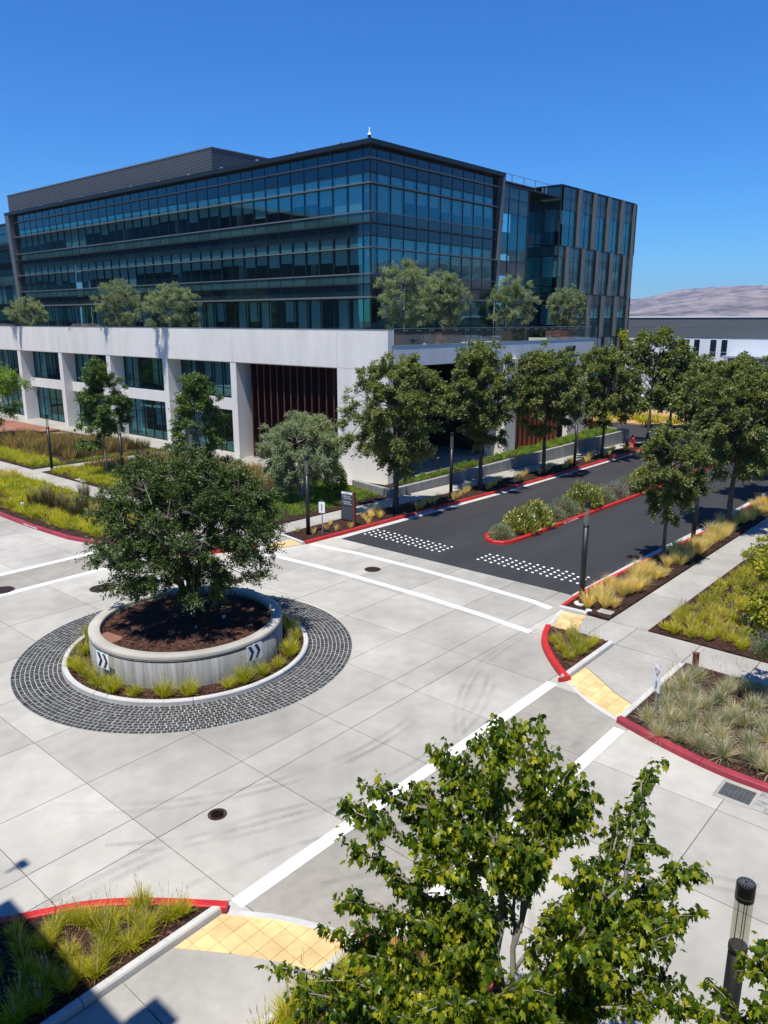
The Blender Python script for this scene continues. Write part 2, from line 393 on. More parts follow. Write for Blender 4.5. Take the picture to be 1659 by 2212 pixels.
def many_tufts(name, pos, scl, protos, mat, z, parent=None, kind='stuff', zs=None):
    Vs = []; Fs = []; b_ = 0
    for i, (x, y) in enumerate(pos):
        V, F = protos[i % len(protos)]; a = rng.uniform(0, 6.28); s = scl*rng.uniform(.7, 1.2)
        ca, sa = math.cos(a)*s, math.sin(a)*s; W = np.empty_like(V)
        W[:, 0] = V[:, 0]*ca-V[:, 1]*sa+x; W[:, 1] = V[:, 0]*sa+V[:, 1]*ca+y; W[:, 2] = V[:, 2]*s+(z if zs is None else zs[i])
        Vs.append(W); Fs.append(F+b_); b_ += len(V)
    o = link(name, npmesh(name, np.concatenate(Vs), np.concatenate(Fs), mat), parent)
    if kind: o['kind'] = kind
    return o
TUFT = {}
def tuft_kind(key, mat, variants, seedspec=None):
    TUFT[key] = []
    for i, kw in enumerate(variants):
        V, F = tuft(seed=i+len(TUFT)*10, **kw); me = npmesh('grass_blades', V, F, mat)
        s = None
        if seedspec:
            V2, F2 = plumes(*seedspec, seed=i+50); s = npmesh('seed_heads', V2, F2, 'seedhead')
        TUFT[key].append((me, s))
ONES = 'first second third fourth fifth sixth seventh eighth ninth tenth eleventh twelfth thirteenth fourteenth fifteenth sixteenth seventeenth eighteenth nineteenth'.split()
TENS = {2: 'twent', 3: 'thirt', 4: 'fort', 5: 'fift', 6: 'sixt', 7: 'sevent'}
def ordinal(n):
    if n < 20: return ONES[n-1]
    return TENS[n//10]+('ieth' if n % 10 == 0 else 'y '+ONES[n % 10-1])
def counted(pts, key, fmt, row=None, rows=None):
    """order the points and name each by its count from a landmark"""
    if row is None: pts = sorted(pts, key=key); return pts, [fmt.format(ordinal(i+1)) for i in range(len(pts))]
    out, lab = [], []
    for k, nm_ in enumerate(rows):
        q_ = sorted([p for p in pts if row(p) == k], key=key); out += q_; lab += [fmt.format(ordinal(i+1), nm_) for i in range(len(q_))]
    return out, lab
def put_tufts(key, pts, label, group, z, scale=1.0, name='grass_tuft', labels=None, sv=.18):
    for i, (x, y) in enumerate(pts):
        me, s = TUFT[key][i % len(TUFT[key])]; sc_ = scale*rnd.uniform(1-sv, 1+sv)
        t_ = thing(name, labels[i] if labels else label, 'grass tuft', (x, y, z), rnd.uniform(0, 6.28), group)
        t_.scale = (sc_,)*3
        link('blades', me, t_)
        if s: link('seed_heads', s, t_)

# --- trees
def leaf_cloud(C, D, N, S, tmpl, T):
    """place a leaf template at centres C with length axis D, normal N, size S"""
    D = D/np.linalg.norm(D, axis=1, keepdims=True); X = np.cross(D, N); X /= np.linalg.norm(X, axis=1, keepdims=True)+1e-9
    N2 = np.cross(X, D); t_ = np.array(tmpl)
    V = C[:, None]+S[:, None, None]*(t_[None, :, 0:1]*X[:, None]+t_[None, :, 1:2]*D[:, None]+t_[None, :, 2:3]*N2[:, None])
    k = len(t_); F = (np.arange(len(C))[:, None, None]*k+np.array(T)[None]).reshape(-1, len(T[0]))
    return V.reshape(-1, 3), F
RHOMB = [(0, 0, 0), (-.36, .5, .08), (0, 1, -.05), (.36, .5, .08)]; RT = [(0, 2, 1), (0, 3, 2)]
SLIM = [(0, 0, 0), (-.15, .5, .05), (0, 1, -.04), (.15, .5, .05)]
def crown_noise(seed):
    g = np.random.default_rng(seed); k = g.normal(0, 1, (7, 3))*2.6; ph = g.uniform(0, 6.28, 7); am = g.uniform(.5, 1, 7); am /= am.sum()
    return lambda U: (np.sin(U@k.T+ph)*am).sum(1)
DENS = 1.45; LSZ = 1.28
def make_tree(name, label, base, H, z0, rx, ry=None, trunk_r=.11, clusters=46, twigs=11, leaves=26, size=.13, leaf='leaf_oak', bark='bark',
              seed=1, lump=.38, taper=.0, tmpl=RHOMB, droop=.2, group=None, lean=(0, 0), stems=1, shoots=8, trunk_sides=8, cat='tree', limbs=9, cz=None, clump=.24, spike=(.93, 1.10)):
    ry = ry or rx; g = np.random.default_rng(seed); root = thing(name, label, cat, base, 0, group)
    zc = cz if cz is not None else (H+z0)/2; rz = (H-z0)/2; c = np.array([lean[0], lean[1], zc]); nz = crown_noise(seed)
    tr = MB(); br = MB()
    top = np.array([lean[0]*1.1, lean[1]*1.1, z0+(H-z0)*.72]); spts = []
    for s_ in range(stems):
        off = np.array([0, 0, 0.]) if stems == 1 else np.array([math.cos(6.28*s_/stems+seed), math.sin(6.28*s_/stems+seed), 0])
        pts = [np.array([0, 0, -.05])+off*.05]
        for f in (.12, .3, .5, .7, .88, 1):
            p = top*f+off*(rx*.45*f**1.2 if stems > 1 else 0)+np.append(g.normal(0, .035, 2)*H*.3*f, 0); pts.append(p)
        rr = trunk_r*(1 if stems == 1 else .75)
        rads = [rr*1.35, rr*1.02, rr*.85, rr*.66, rr*.45, rr*.28, rr*.15]
        tr.tube(pts, rads, trunk_sides)
        pp = np.array(pts); tt = np.linspace(0, 6, 40)
        spts.append(np.stack([np.interp(tt, range(7), pp[:, i]) for i in range(3)], 1))
    stem = np.concatenate(spts); stem_ok = stem[stem[:, 2] > z0*.75]
    nodes = [stem_ok]
    for i in range(limbs):
        a = 2.4*i+seed; el = g.uniform(-.15, .7); u = np.array([math.cos(a)*math.cos(el), math.sin(a)*math.cos(el), math.sin(el)])
        tip = c+u*np.array([rx, ry, rz])*g.uniform(.62, .8); tip[2] = max(tip[2], z0*.9)
        low = stem_ok[stem_ok[:, 2] < tip[2]-.1*rz]; src = low[g.integers(len(low)//2, len(low))] if len(low) > 2 else stem_ok[0]
        m1 = src*.6+tip*.4+np.array([0, 0, .12*rz]); t5 = np.linspace(0, 1, 6)[:, None]
        path = src*(1-t5)**2+2*m1*t5*(1-t5)+tip*t5**2
        br.tube(path, list(np.linspace(trunk_r*.42, trunk_r*.12, 6)), 5); nodes.append(path[1:])
    nodes = np.concatenate(nodes)
    # clumps
    U = g.normal(0, 1, (clusters, 3)); U /= np.linalg.norm(U, axis=1, keepdims=True)
    leaves = int(leaves*DENS); size = size*LSZ; rad = g.uniform(.22, 1, clusters)**.5*(1+lump*nz(U)); K = c+U*rad[:, None]*np.array([rx, ry, rz])
    if taper:
        f = 1-taper*np.clip((K[:, 2]-zc)/rz, -1, 1); K[:, :2] = c[:2]+(K[:, :2]-c[:2])*f[:, None]
    sh = g.normal(0, 1, (shoots, 3)); sh[:, 2] = np.abs(sh[:, 2])+(.3 if spike[1] < 1.2 else .15); sh /= np.linalg.norm(sh, axis=1, keepdims=True)
    K = np.concatenate([K, c+sh*np.array([rx, ry, rz])*g.uniform(*spike, shoots)[:, None]])
    K[:, 2] = np.maximum(K[:, 2], z0+.1)
    small = np.r_[np.ones(clusters), np.full(shoots, .38)]
    for k_ in K:
        d2 = ((nodes-k_)**2).sum(1)+np.where(nodes[:, 2] > k_[2], 1.5, 0); s_ = nodes[d2.argmin()]
        mid = (s_+k_)/2+np.array([0, 0, .08*rz]); br.tube([s_, mid, k_], [trunk_r*.14, trunk_r*.09, trunk_r*.05], 4, cap=False)
    Rc = clump*(rx+ry+rz)/3
    C = []; D = []
    for k_, sm_ in zip(K, small):
        n_t = max(3, int(twigs*sm_)); u = g.normal(0, 1, (n_t, 3)); u /= np.linalg.norm(u, axis=1, keepdims=True); u[:, 2] = u[:, 2]*.75
        outw = (k_-c)/(np.linalg.norm(k_-c)+1e-6); u += outw*.5; L = Rc*g.uniform(.5, 1.25, n_t)*(.6+.4*sm_)
        for j in range(n_t):
            tt = g.uniform(.12, 1, leaves)**.8; p = k_+u[j]*L[j]*tt[:, None]; p[:, 2] -= droop*L[j]*tt**2
            C.append(p+g.normal(0, size*.55, (leaves, 3))); D.append(u[j]+g.normal(0, .6, (leaves, 3))-np.array([0, 0, droop]))
    C = np.concatenate(C); D = np.concatenate(D); N = g.normal(0, .55, C.shape); N[:, 2] += 1
    S = size*g.uniform(.65, 1.25, len(C))
    V, F = leaf_cloud(C, D, N, S, tmpl, RT)
    tr.build('trunk', bark, root, True); br.build('branches', bark, root, True)
    o = link('crown', npmesh('crown', V, F, leaf), root)
    return root
def shrub(name, label, base, r, h, leaf, n=1400, size=.06, seed=1, tmpl=SLIM, group=None, cat='shrub', flowers=0, up=.8):
    g = np.random.default_rng(seed); root = thing(name, label, cat, base, 0, group); nz = crown_noise(seed)
    u = g.normal(0, 1, (n, 3)); u[:, 2] = np.abs(u[:, 2]); u /= np.linalg.norm(u, axis=1, keepdims=True)
    rad = g.uniform(.25, 1, n)**.45*(1+.25*nz(u)); C = u*rad[:, None]*np.array([r, r, h]); D = u+g.normal(0, .4, (n, 3))+np.array([0, 0, up])
    N = g.normal(0, 1, (n, 3)); V, F = leaf_cloud(C, D, N, size*g.uniform(.6, 1.4, n), tmpl, RT)
    link('foliage', npmesh('foliage', V, F, leaf), root)
    st = MB()
    for i in range(7):
        a = i*.9+seed; st.tube([(0, 0, 0), (math.cos(a)*r*.3, math.sin(a)*r*.3, h*.4), (math.cos(a)*r*.6, math.sin(a)*r*.6, h*.75)], [.014, .01, .005], 4)
    st.build('stems', 'bark', root)
    if flowers:
        u = g.normal(0, 1, (flowers, 3)); u[:, 2] = np.abs(u[:, 2])+.35; u /= np.linalg.norm(u, axis=1, keepdims=True)
        C = u*np.array([r, r, h])*g.uniform(1.0, 1.18, flowers)[:, None]; N = g.normal(0, .4, (flowers, 3)); N[:, 2] += 1
        V, F = leaf_cloud(C, g.normal(0, 1, (flowers, 3)), N, np.full(flowers, .08), [(0, -.5, 0), (-.5, 0, 0), (0, .5, 0), (.5, 0, 0)], RT)
        link('blossoms', npmesh('blossoms', V, F, 'flower_white'), root)
    return root

# ================================================================== GROUND AND ROADS
def clip_rect(poly, x0, x1, y0, y1):
    def cl(ps, f, ip):
        out = []
        for i in range(len(ps)):
            a, b_ = ps[i-1], ps[i]
            if f(b_):
                if not f(a): out.append(ip(a, b_))
                out.append(b_)
            elif f(a): out.append(ip(a, b_))
        return out
    def ipx(v): return lambda a, b_: (v, a[1]+(b_[1]-a[1])*(v-a[0])/(b_[0]-a[0]))
    def ipy(v): return lambda a, b_: (a[0]+(b_[0]-a[0])*(v-a[1])/(b_[1]-a[1]), v)
    for f, ip in ((lambda p: p[0] >= x0, ipx(x0)), (lambda p: p[0] <= x1, ipx(x1)), (lambda p: p[1] >= y0, ipy(y0)), (lambda p: p[1] <= y1, ipy(y1))):
        if len(poly) < 3: return []
        poly = cl(poly, f, ip)
    q = []
    for p in poly:
        if not q or math.dist(p, q[-1]) > 1e-4: q.append(p)
    if len(q) > 2 and math.dist(q[0], q[-1]) < 1e-4: q.pop()
    return q
def area(p): return abs(sum(p[i-1][0]*p[i][1]-p[i][0]*p[i-1][1] for i in range(len(p))))/2
gmb = MB(); gn = 64
gmb.poly([(0, 0, -.08)]+[(9000*math.cos(6.28318*i/gn), 9000*math.sin(6.28318*i/gn), -.08) for i in range(gn)], [(0, i+1, (i+1) % gn+1) for i in range(gn)])
struct(gmb.build('ground', 'earth'))
road = struct(MB().prism([(-16, -8), (24.97, -8), (24.97, 30), (17.5, 33), (17.5, 120), (-16, 120)], -.06, -.02).build('roadway', 'joint_dark'))
XL = [-14, -9, -4, -.5, 2.0, 4.72, 6.93, 9.75, 12.52, 15.18, 17.95, 20.85, 23.65, 24.96]
YL = [-8, -4.2, -1.4, 1.25, 3.97, 6.77, 9.6, 12.05, 12.95, 14.85, 17.4, 19.95, 22.6, 25.3, 28.42, 31.15, 34, 36.8, 39.6, 43, 47, 52, 58, 66, 76, 90, 119]
g_ = .008
for i in range(len(XL)-1):
    for j in range(len(YL)-1):
        x0, x1, y0, y1 = XL[i], XL[i+1], YL[j], YL[j+1]; cx, cy = (x0+x1)/2, (y0+y1)/2
        if cx > 17.5 and cy > 28: continue
        if cx > 23 and cy < 10 or cx > 20 and cy < 6: continue
        if cx < 3 and (-5 < cy < 11 or cy < 3): continue
        mt = 'road_concrete'
        if y0 == 6.77 and 6 < cx < 18.5: mt = 'crossing_concrete'
        if y0 == 28.42: mt = 'crossing_concrete'
        mb = MB(); zt = rnd.uniform(-.0015, .0015)
        mb.box(x0+g_, x1-g_, y0+g_, y1-g_, -.03, zt)
        mb.build('slab', mt, road)
def flat(name, pts, mat, z, label=None, zb=-.03, parent=None):
    o = MB().prism(pts, zb, z).build(name, mat, parent)
    if parent is None: struct(o)
    if label: o['label'] = label
    return o
asph = flat('asphalt_road', [(24.97, 12.45), (31, 12.4), (38, 12.15), (64, 12.05), (64, 23.6), (45, 23.75), (38, 23.8), (31, 24.1), (24.72, 24.3)], 'asphalt', .006)
flat('cross_street', [(64, -60), (73, -60), (73, 160), (64, 160)], 'asphalt', .004)
flat('gutter', [(24.5, 24.7), (29.3, 24.5), (33.4, 24.32), (38.1, 24.12), (48, 23.95), (64, 23.9), (64, 23.6), (45, 23.75), (38, 23.8), (31, 24.1), (24.72, 24.3)], 'kerb_concrete', .008)
flat('gutter', [(24.97, 12.45), (31, 12.4), (38, 12.15), (64, 12.05), (64, 11.75), (37, 11.75), (33.4, 11.9), (30.5, 12.05), (27.2, 12.2), (24.97, 12.24)], 'kerb_concrete', .008)
# white bands beside the crossings
def band(pts, w_=.3): return struct(ribbon(MB(), pts, [(0, -.02), (0, .005), (w_, .005), (w_, -.02)]).build('crossing_line', 'white_paint'))
band([(6.85, 9.3), (18.1, 9.3)]); band([(7.95, 6.77), (16.95, 6.77)])
band([(23.35, 12.35), (23.55, 13.2), (23.7, 16), (23.76, 18.9), (23.68, 22), (23.3, 24.7)], .26)
band([(21.0, 11.8), (21.22, 14), (21.33, 16.6), (21.3, 20.6), (21.2, 22.5), (20.95, 25.1)], .26)
band([(3, 28.42), (17.4, 28.42)]); band([(3, 30.86), (17.0, 30.86)])
# tyre marks, thin sheets on the slabs
def mark(c, r, a0, a1, wd, n=40):
    mb = MB(); pts = [(c[0]+r*math.cos(R(a0+(a1-a0)*i/n)), c[1]+r*math.sin(R(a0+(a1-a0)*i/n))) for i in range(n+1)]
    b_ = len(mb.v); L = offset_line(pts, wd/2); Q = offset_line(pts, -wd/2)
    for p, q in zip(L, Q): mb.v += [(*p, .0095), (*q, .0095)]
    for i in range(n): mb.f.append((b_+2*i, b_+2*i+1, b_+2*i+3, b_+2*i+2))
    return mb
marks = MB()
for (c, r, a0, a1) in [((12.7, 19.2), 8.0, 215, 285), ((12.7, 19.2), 8.25, 218, 280), ((12.7, 19.2), 9.3, 225, 300), ((12.7, 19.2), 9.55, 228, 296),
                       ((4.5, 1.5), 10.2, 35, 95), ((4.5, 1.5), 10.45, 38, 92), ((5, 2), 8.6, 30, 80), ((19.5, 3.5), 8.2, 75, 140), ((19.5, 3.5), 8.4, 78, 138),
                       ((2, -2), 12, 20, 62), ((2, -2), 12.3, 22, 60), ((17, -5), 12.5, 88, 128)]:
    q = mark(c, r, a0, a1, .13); b_ = len(marks.v); marks.v += [(v[0], v[1], v[2]+.0004*(b_ % 7)) for v in q.v]; marks.f += [tuple(i+b_ for i in f) for f in q.f]
tm = struct(marks.build('tyre_marks', 'tyre_mark')); tm['label'] = 'grey curved tyre marks on the concrete'
# raised white dots
dotm = MB().lathe([(.062, 0), (.056, .012), (.037, .02), (0.0005, .022)], 10).mesh('road_dot', 'dot_white', True)
def dots(x0s, ys):
    for k, y in enumerate(ys):
        for x in x0s(k): link('road_dot', dotm, asph, (x, y, .006))
dots(lambda k: [26.06+.31*j+(.08 if k % 2 else 0) for j in range(4)], [23.98-.34*k for k in range(14)])
dots(lambda k: [26.3+.31*j+(.08 if k % 2 else 0) for j in range(4)], [17.6-.335*k for k in range(15)])
# manholes and covers
def manhole(x, y, r, label, z=.004):
    t_ = thing('manhole_cover', label, 'manhole cover', (x, y, 0))
    MB().lathe([(r, -.02), (r, z+.004), (r-.035, z+.006), (r-.04, z)], 32).build('frame_ring', 'iron', t_)
    mb = MB().lathe([(r-.045, -.01), (r-.045, z+.002), (0.001, z+.002)], 32)
    for i in range(5):
        rr = (r-.07)*(i+1)/5.3
        for j in range(6+6*i):
            a = 6.283*j/(6+6*i); px, py = rr*math.cos(a), rr*math.sin(a); s = .018
            mb.box(px-s, px+s, py-s, py+s, z, z+.008)
    mb.build('lid', 'iron', t_)
manhole(22.3, 20.12, .34, 'rusty round cover between the white lines near the asphalt road'); manhole(13.73, 26.42, .46, 'large rusty manhole cover on concrete behind the round planter')
manhole(11.1, 29.1, .46, 'rusty manhole cover on the darker crossing strip at photo left edge'); manhole(8.17, 11.76, .20, 'small rusty cover in front of the paver ring')
manhole(17.6, 23.2, .3, 'small round cover behind the planter tree on the concrete')
t_ = thing('manhole_cover', 'round grey cover set in the dark asphalt lane', 'manhole cover', (33.2, 21.9, 0)); MB().lathe([(.42, -.01), (.42, .009), (.36, .012), (.001, .012)], 24).build('lid', 'asphalt', t_)

# sidewalks
def walk(polys, label=None, name='sidewalk', z=.03):
    root = struct(MB().prism([(p[0], p[1]) for p in polys[0]], -.05, -.012).build(name, 'joint_dark'))
    if label: root['label'] = label
    for p in polys:
        c = (sum(q[0] for q in p)/len(p), sum(q[1] for q in p)/len(p))
        MB().prism([(q[0]+(c[0]-q[0])*.008/max(.3, math.dist(q, c)), q[1]+(c[1]-q[1])*.008/max(.3, math.dist(q, c))) for q in p], -.04, z+rnd.uniform(-.002, .002)).build('slab', 'walk_concrete', root)
    return root
def rect(x0, x1, y0, y1): return [(x0, y0), (x1, y0), (x1, y1), (x0, y1)]
walk([rect(21.72, 23.42, 9.24, 10.27), [(21.72, 10.28), (23.42, 10.28), (23.36, 11.05), (21.84, 10.6)], rect(21.72, 23.42, 7.16, 9.23)]+[rect(21.72, 23.42, y-1.76, y) for y in (7.15, 5.38, 3.61, 1.84, .07, -1.7, -3.5)])
walk([rect(23.43+3.55*i, 23.43+3.55*(i+1)-.004, 8.9, 10.26) for i in range(11)])
walk([[(19.64, 9.2), (19.15, 8.5), (18.7, 7.9), (18.33, 7.18), (21.71, 7.18), (21.71, 9.2)]])
walk([[(4.63, 9.43), (5.53, 9.43), (6.1, 8.6), (6.5, 7.9), (6.75, 7.3), (4.63, 7.3)], rect(1.8, 4.62, 7.3, 9.43), rect(-1.1, 1.79, 7.3, 9.43), rect(-5, -1.11, 7.3, 9.43)])
walk([rect(21.36, 22.94, 26.15+2.75*i, 26.15+2.75*(i+1)-.004) for i in range(22)])
walk([rect(22.95+2.2*i, 22.95+2.2*(i+1)-.004, 50.9, 52.2) for i in range(5)])
walk([[(17.5, 28.7), (21.35, 28.7), (21.35, 30.85), (17.15, 30.85)]])
NW_b = lambda x: np.interp(x, [23, 28, 33, 45, 64], [26.85, 26.75, 26.35, 25.75, 25.4]); NW_t = lambda x: np.interp(x, [23, 32.6, 64], [28.4, 28.0, 26.45])
walk([[(x, NW_b(x)), (x+2.9, NW_b(x+2.9)), (x+2.9, NW_t(x+2.9)), (x, NW_t(x))] for x in [22.96+2.905*i for i in range(14)]])
flat('sidewalk', rect(33.6, 36.5, 31.95, 96), 'walk_concrete', .05)
flat('sidewalk', rect(33.75, 62.3, 29.6, 44), 'walk_concrete', .045)
flat('sidewalk', [(62, 24.2), (64, 24), (64, 29), (62.2, 27)], 'walk_concrete', .02)
# ramp kerbs
def ramp_kerb(pts, w_=.2): return struct(ribbon(MB(), smooth_line(pts), [(0, -.03), (0, .012), (w_, .022), (w_, -.03)]).build('ramp_kerb', 'kerb_concrete'))
ramp_kerb([(16.85+.42, 7.13), (17.48, 7.75), (17.87, 8.5), (18.39, 9.2)][::-1], .2)
ramp_kerb([(7.75, 7.3), (7.55, 7.84), (7.25, 8.57), (6.69, 9.42)], .17)
ramp_kerb([(21.5, 11.62), (23.3, 12.05)][::1][::-1], .15); ramp_kerb([(21.1, 25.62), (22.95, 24.9)], .18)

# yellow tactile paving, one part per tile
def tactile(poly, label, t=.305, off=(0, 0), domes=False):
    root = thing('tactile_paving', label, 'tactile paving')
    base = MB().prism(poly, -.02, .018).build('joint_bed', 'tile_joint', root)
    xs = [p[0] for p in poly]; ys = [p[1] for p in poly]; dm = MB()
    for i in range(int((min(xs)-off[0])//t), int((max(xs)-off[0])//t)+1):
        for j in range(int((min(ys)-off[1])//t), int((max(ys)-off[1])//t)+1):
            x0, y0 = off[0]+i*t, off[1]+j*t; q = clip_rect(poly, x0+.004, x0+t-.004, y0+.004, y0+t-.004)
            if len(q) < 3 or area(q) < .002: continue
            MB().prism(q, .005, .027+rnd.uniform(-.001, .001)).build('tile', 'yellow_tile', root)
            if domes:
                for a in range(5):
                    for b_ in range(5):
                        x, y = x0+(a+.5)*t/5, y0+(b_+.5)*t/5
                        if len(clip_rect(q, x-.012, x+.012, y-.012, y+.012)) < 4: continue
                        dm.poly([(x-.012, y-.012, .026), (x+.012, y-.012, .026), (x+.012, y+.012, .026), (x-.012, y+.012, .026), (x-.006, y-.006, .032), (x+.006, y-.006, .032), (x+.006, y+.006, .032), (x-.006, y+.006, .032)],
                                [(4, 5, 6, 7), (0, 1, 5, 4), (1, 2, 6, 5), (2, 3, 7, 6), (3, 0, 4, 7)])
    if domes: d_ = dm.build('domes', 'yellow_tile', root); d_['kind'] = 'stuff'
tactile([(6.52, 9.41), (7.07, 8.6), (7.40, 7.84), (7.58, 7.3), (6.76, 7.3), (6.5, 7.9), (6.1, 8.6), (5.55, 9.41)], 'yellow tactile tiles of the near crossing beside the striped grass bed', domes=True, off=(0, .11))
tactile([(18.5, 9.19), (17.98, 8.46), (17.62, 7.7), (17.44, 7.2), (18.31, 7.2), (18.68, 7.9), (19.13, 8.5), (19.62, 9.19)], 'yellow tactile tiles between the small triangular bed and the blue fescue bed', domes=True)
tactile([(23.2, 11.88), (23.33, 11.08), (21.84, 10.63), (21.62, 11.44)], 'yellow tactile tiles at the foot of the black lamp on the corner')
tactile([(21.3, 25.5), (22.9, 24.95), (23.12, 25.87), (21.7, 26.1)], 'yellow tactile tiles behind the planter tree near the directory sign')

# kerbs
kerb('red_kerb', [(60, 11.75), (44.5, 11.75), (37, 11.75), (33.4, 11.9), (30.5, 12.05), (27.2, 12.2), (25.1, 12.24), (23.45, 12.12)], 'red_paint', 'red painted kerb along the golden grass strip')
kerb('kerb_end', [(23.3, 12.1), (23.36, 11.06)], 'kerb_concrete', 'short bare concrete kerb at the lamp corner', .15)
kn = kerb('red_kerb', [(22.99, 24.85), (24.5, 24.75), (29.3, 24.5), (33.4, 24.32), (38.1, 24.12), (48, 23.95), (62, 23.9)], 'red_paint', 'red painted kerb under the street trees beside the office building')
kerb('kerb_end', [(23.25, 26.9), (22.97, 24.9)][::-1], 'kerb_concrete', 'bare concrete kerb beside the directory sign bed', .15)
km = kerb('red_kerb', [(60, 19.45), (31, 19.5), (29.5, 19.4), (28.85, 18.95), (28.68, 18.4), (28.9, 17.95), (29.4, 17.75), (30.4, 17.68), (33, 17.62), (40, 17.42), (44.3, 17.3), (60, 17.2)], 'red_paint', 'red kerb looping round the planted median', .2)
kerb('red_kerb', [(21.5, 11.62), (20.7, 11.32), (20.07, 10.94), (19.4, 10.36), (18.77, 9.72), (18.38, 9.22)], 'red_paint', 'curved red kerb of the small triangular bed', .2, sm=True, piece=2)
kerb('kerb_end', [(18.45, 9.22), (21.62, 9.24)], 'kerb_concrete', 'straight bare kerb of the small triangular bed', .18)
ks = kerb('maroon_kerb', [(17.2, 7.13), (16.91, 6.22), (16.63, 5.08), (16.49, 4.19), (16.5, 3.3), (16.53, 0), (16.55, -6)], 'maroon_paint', 'maroon kerb in front of the blue fescue bed', .2, sm=True, piece=2.4)
kerb('kerb_end', [(21.5, 7.16), (17.3, 7.16)], 'kerb_concrete', 'straight bare kerb between the ramp and the blue fescue bed', .18)
kerb('red_kerb', [(6.73, 9.49), (5.98, 10.48), (5.3, 11.22), (4.73, 11.63), (3.89, 12.13), (2.5, 13.1), (-2, 14.7)], 'red_paint', 'red kerb behind the grasses in the lower left corner', .18, sm=True)
kerb('kerb_end', [(-5, 9.45), (6.65, 9.45)], 'kerb_concrete', 'bare kerb between the lower left bed and the sidewalk', .16)
kerb('kerb_end', [(7.62, 7.28), (-5, 7.28)], 'kerb_concrete', 'bare kerb along the bed under the foreground maple', .16)
kerb('maroon_kerb', [(8.6, -6), (8.6, 3), (8.45, 5), (8.13, 6.65), (7.75, 7.4)], 'maroon_paint', 'maroon kerb under the foreground maple', .18, sm=True)
kw = kerb('maroon_kerb', [(15.97, 90), (15.97, 40.8), (15.95, 37.2), (16.15, 33.9), (16.67, 31.79), (17.3, 30.95)], 'maroon_paint', 'maroon kerb of the meadow bed at the left edge', .2)
kerb('red_kerb', [(17.6, 28.5), (18.2, 27.7), (19.4, 26.75), (20.95, 25.95)], 'red_paint', 'red kerb hidden behind the planter tree', .2, sm=True)
text('FIRE LANE - NO PARKING', .13, kw, (15.955, 37.3, .035), (R(90), 0, R(-90)), 'sign_white')
text('FIRE LANE - NO PARKING', .13, km, (34.6, 17.545, .035), (R(90), 0, R(-.5)), 'sign_white')
text('FIRE LANE - NO PARKING', .13, kn, (31.2, 24.405, .03), (R(90), 0, R(-2.5)), 'sign_white')

# beds of mulch
SWP = [(6.55, 9.6), (5.85, 10.4), (5.2, 11.05), (4.65, 11.45), (3.8, 11.95), (2.4, 12.9), (-2, 14.5), (-5, 14.5), (-5, 9.6)]
bed('mulch_bed', SWP, .10, 7000)
ISP = [(21.5, 11.45), (20.2, 10.9), (19.5, 10.28), (18.95, 9.7), (18.65, 9.4), (21.62, 9.4), (21.66, 10.6)]
bed('mulch_bed', ISP, .10, 2500)
SEP = [(17.35, 7.0), (17.05, 6.2), (16.8, 5.1), (16.68, 4.2), (16.7, -6), (21.7, -6), (21.7, 7.0)]
bed('mulch_bed', SEP, .10, 9000)
SBP = [(23.47, 12.0), (25.1, 12.1), (27.2, 12.06), (30.5, 11.9), (33.4, 11.75), (37, 11.6), (62, 11.6), (62, 10.28), (23.47, 10.28)]
bed('mulch_bed', SBP, .09, 6000)
FP = [(23.45, 8.88), (62, 8.85), (62, -10), (23.45, -10)]
bed('mulch_bed', FP, .06); chips([(23.45, 8.88), (34, 8.85), (30, 2), (23.45, 2)], 8000, .06, bpy.data.objects['mulch_bed.004'])
S2P = [(7.6, 7.12), (7.95, 6.6), (8.25, 5.2), (8.4, 3), (8.42, -6), (-5, -6), (-5, 7.12)]
bed('mulch_bed', S2P, .10, 5000)
bed('mulch_bed', [(16.15, 90), (16.15, 37), (16.35, 33.9), (16.9, 31.8), (17.4, 31), (21.34, 31), (21.34, 90)], .09, 5000)
bed('mulch_bed', [(17.75, 28.5), (18.35, 27.75), (19.55, 26.9), (21.0, 26.12), (21.34, 26.15), (21.34, 28.66)], .09)
LAWN = [(22.97, 28.45), (22.97, 50.87), (33.58, 50.87), (33.58, 32), (32.5, 28.1)]
bed('mulch_bed', LAWN, .06, 5000)
bed('mulch_bed', [(22.97, 52.24), (33.58, 52.24), (33.58, 66), (30, 70), (30, 92), (22.97, 92)], .06)
NBP = [(23.15, 25.0), (29.3, 24.65), (33.4, 24.45), (38.1, 24.25), (48, 24.1), (62, 24.05), (62, 25.4), (45, 25.7), (33, 26.3), (28, 26.7), (23.35, 26.8)]
bed('mulch_bed', NBP, .09, 6000)
MDP = [(60, 19.3), (31, 19.32), (29.6, 19.22), (29.02, 18.8), (28.88, 18.4), (29.1, 18.08), (29.6, 17.92), (33, 17.8), (40, 17.6), (60, 17.38)]
bed('mulch_bed', MDP, .10, 2500)
gb = bed('straw_bank', [(62.4, 27), (64, 29), (64, 60), (62.4, 60)], .1, mat='gold_mulch')
gb2 = struct(MB().poly([(60, 27.2, .1), (63.9, 27.4, .1), (63.9, 50, .2), (62.5, 50, 2.2), (62.4, 33, 1.9), (62.3, 29, 1.3)], [(0, 1, 5), (1, 4, 5), (1, 2, 4), (2, 3, 4)]).build('straw_bank', 'gold_mulch'))
flat('verge', rect(73.2, 86, -60, 160), 'gold_mulch', .1)
flat('car_park', rect(86, 112, -60, 160), 'asphalt', .05)

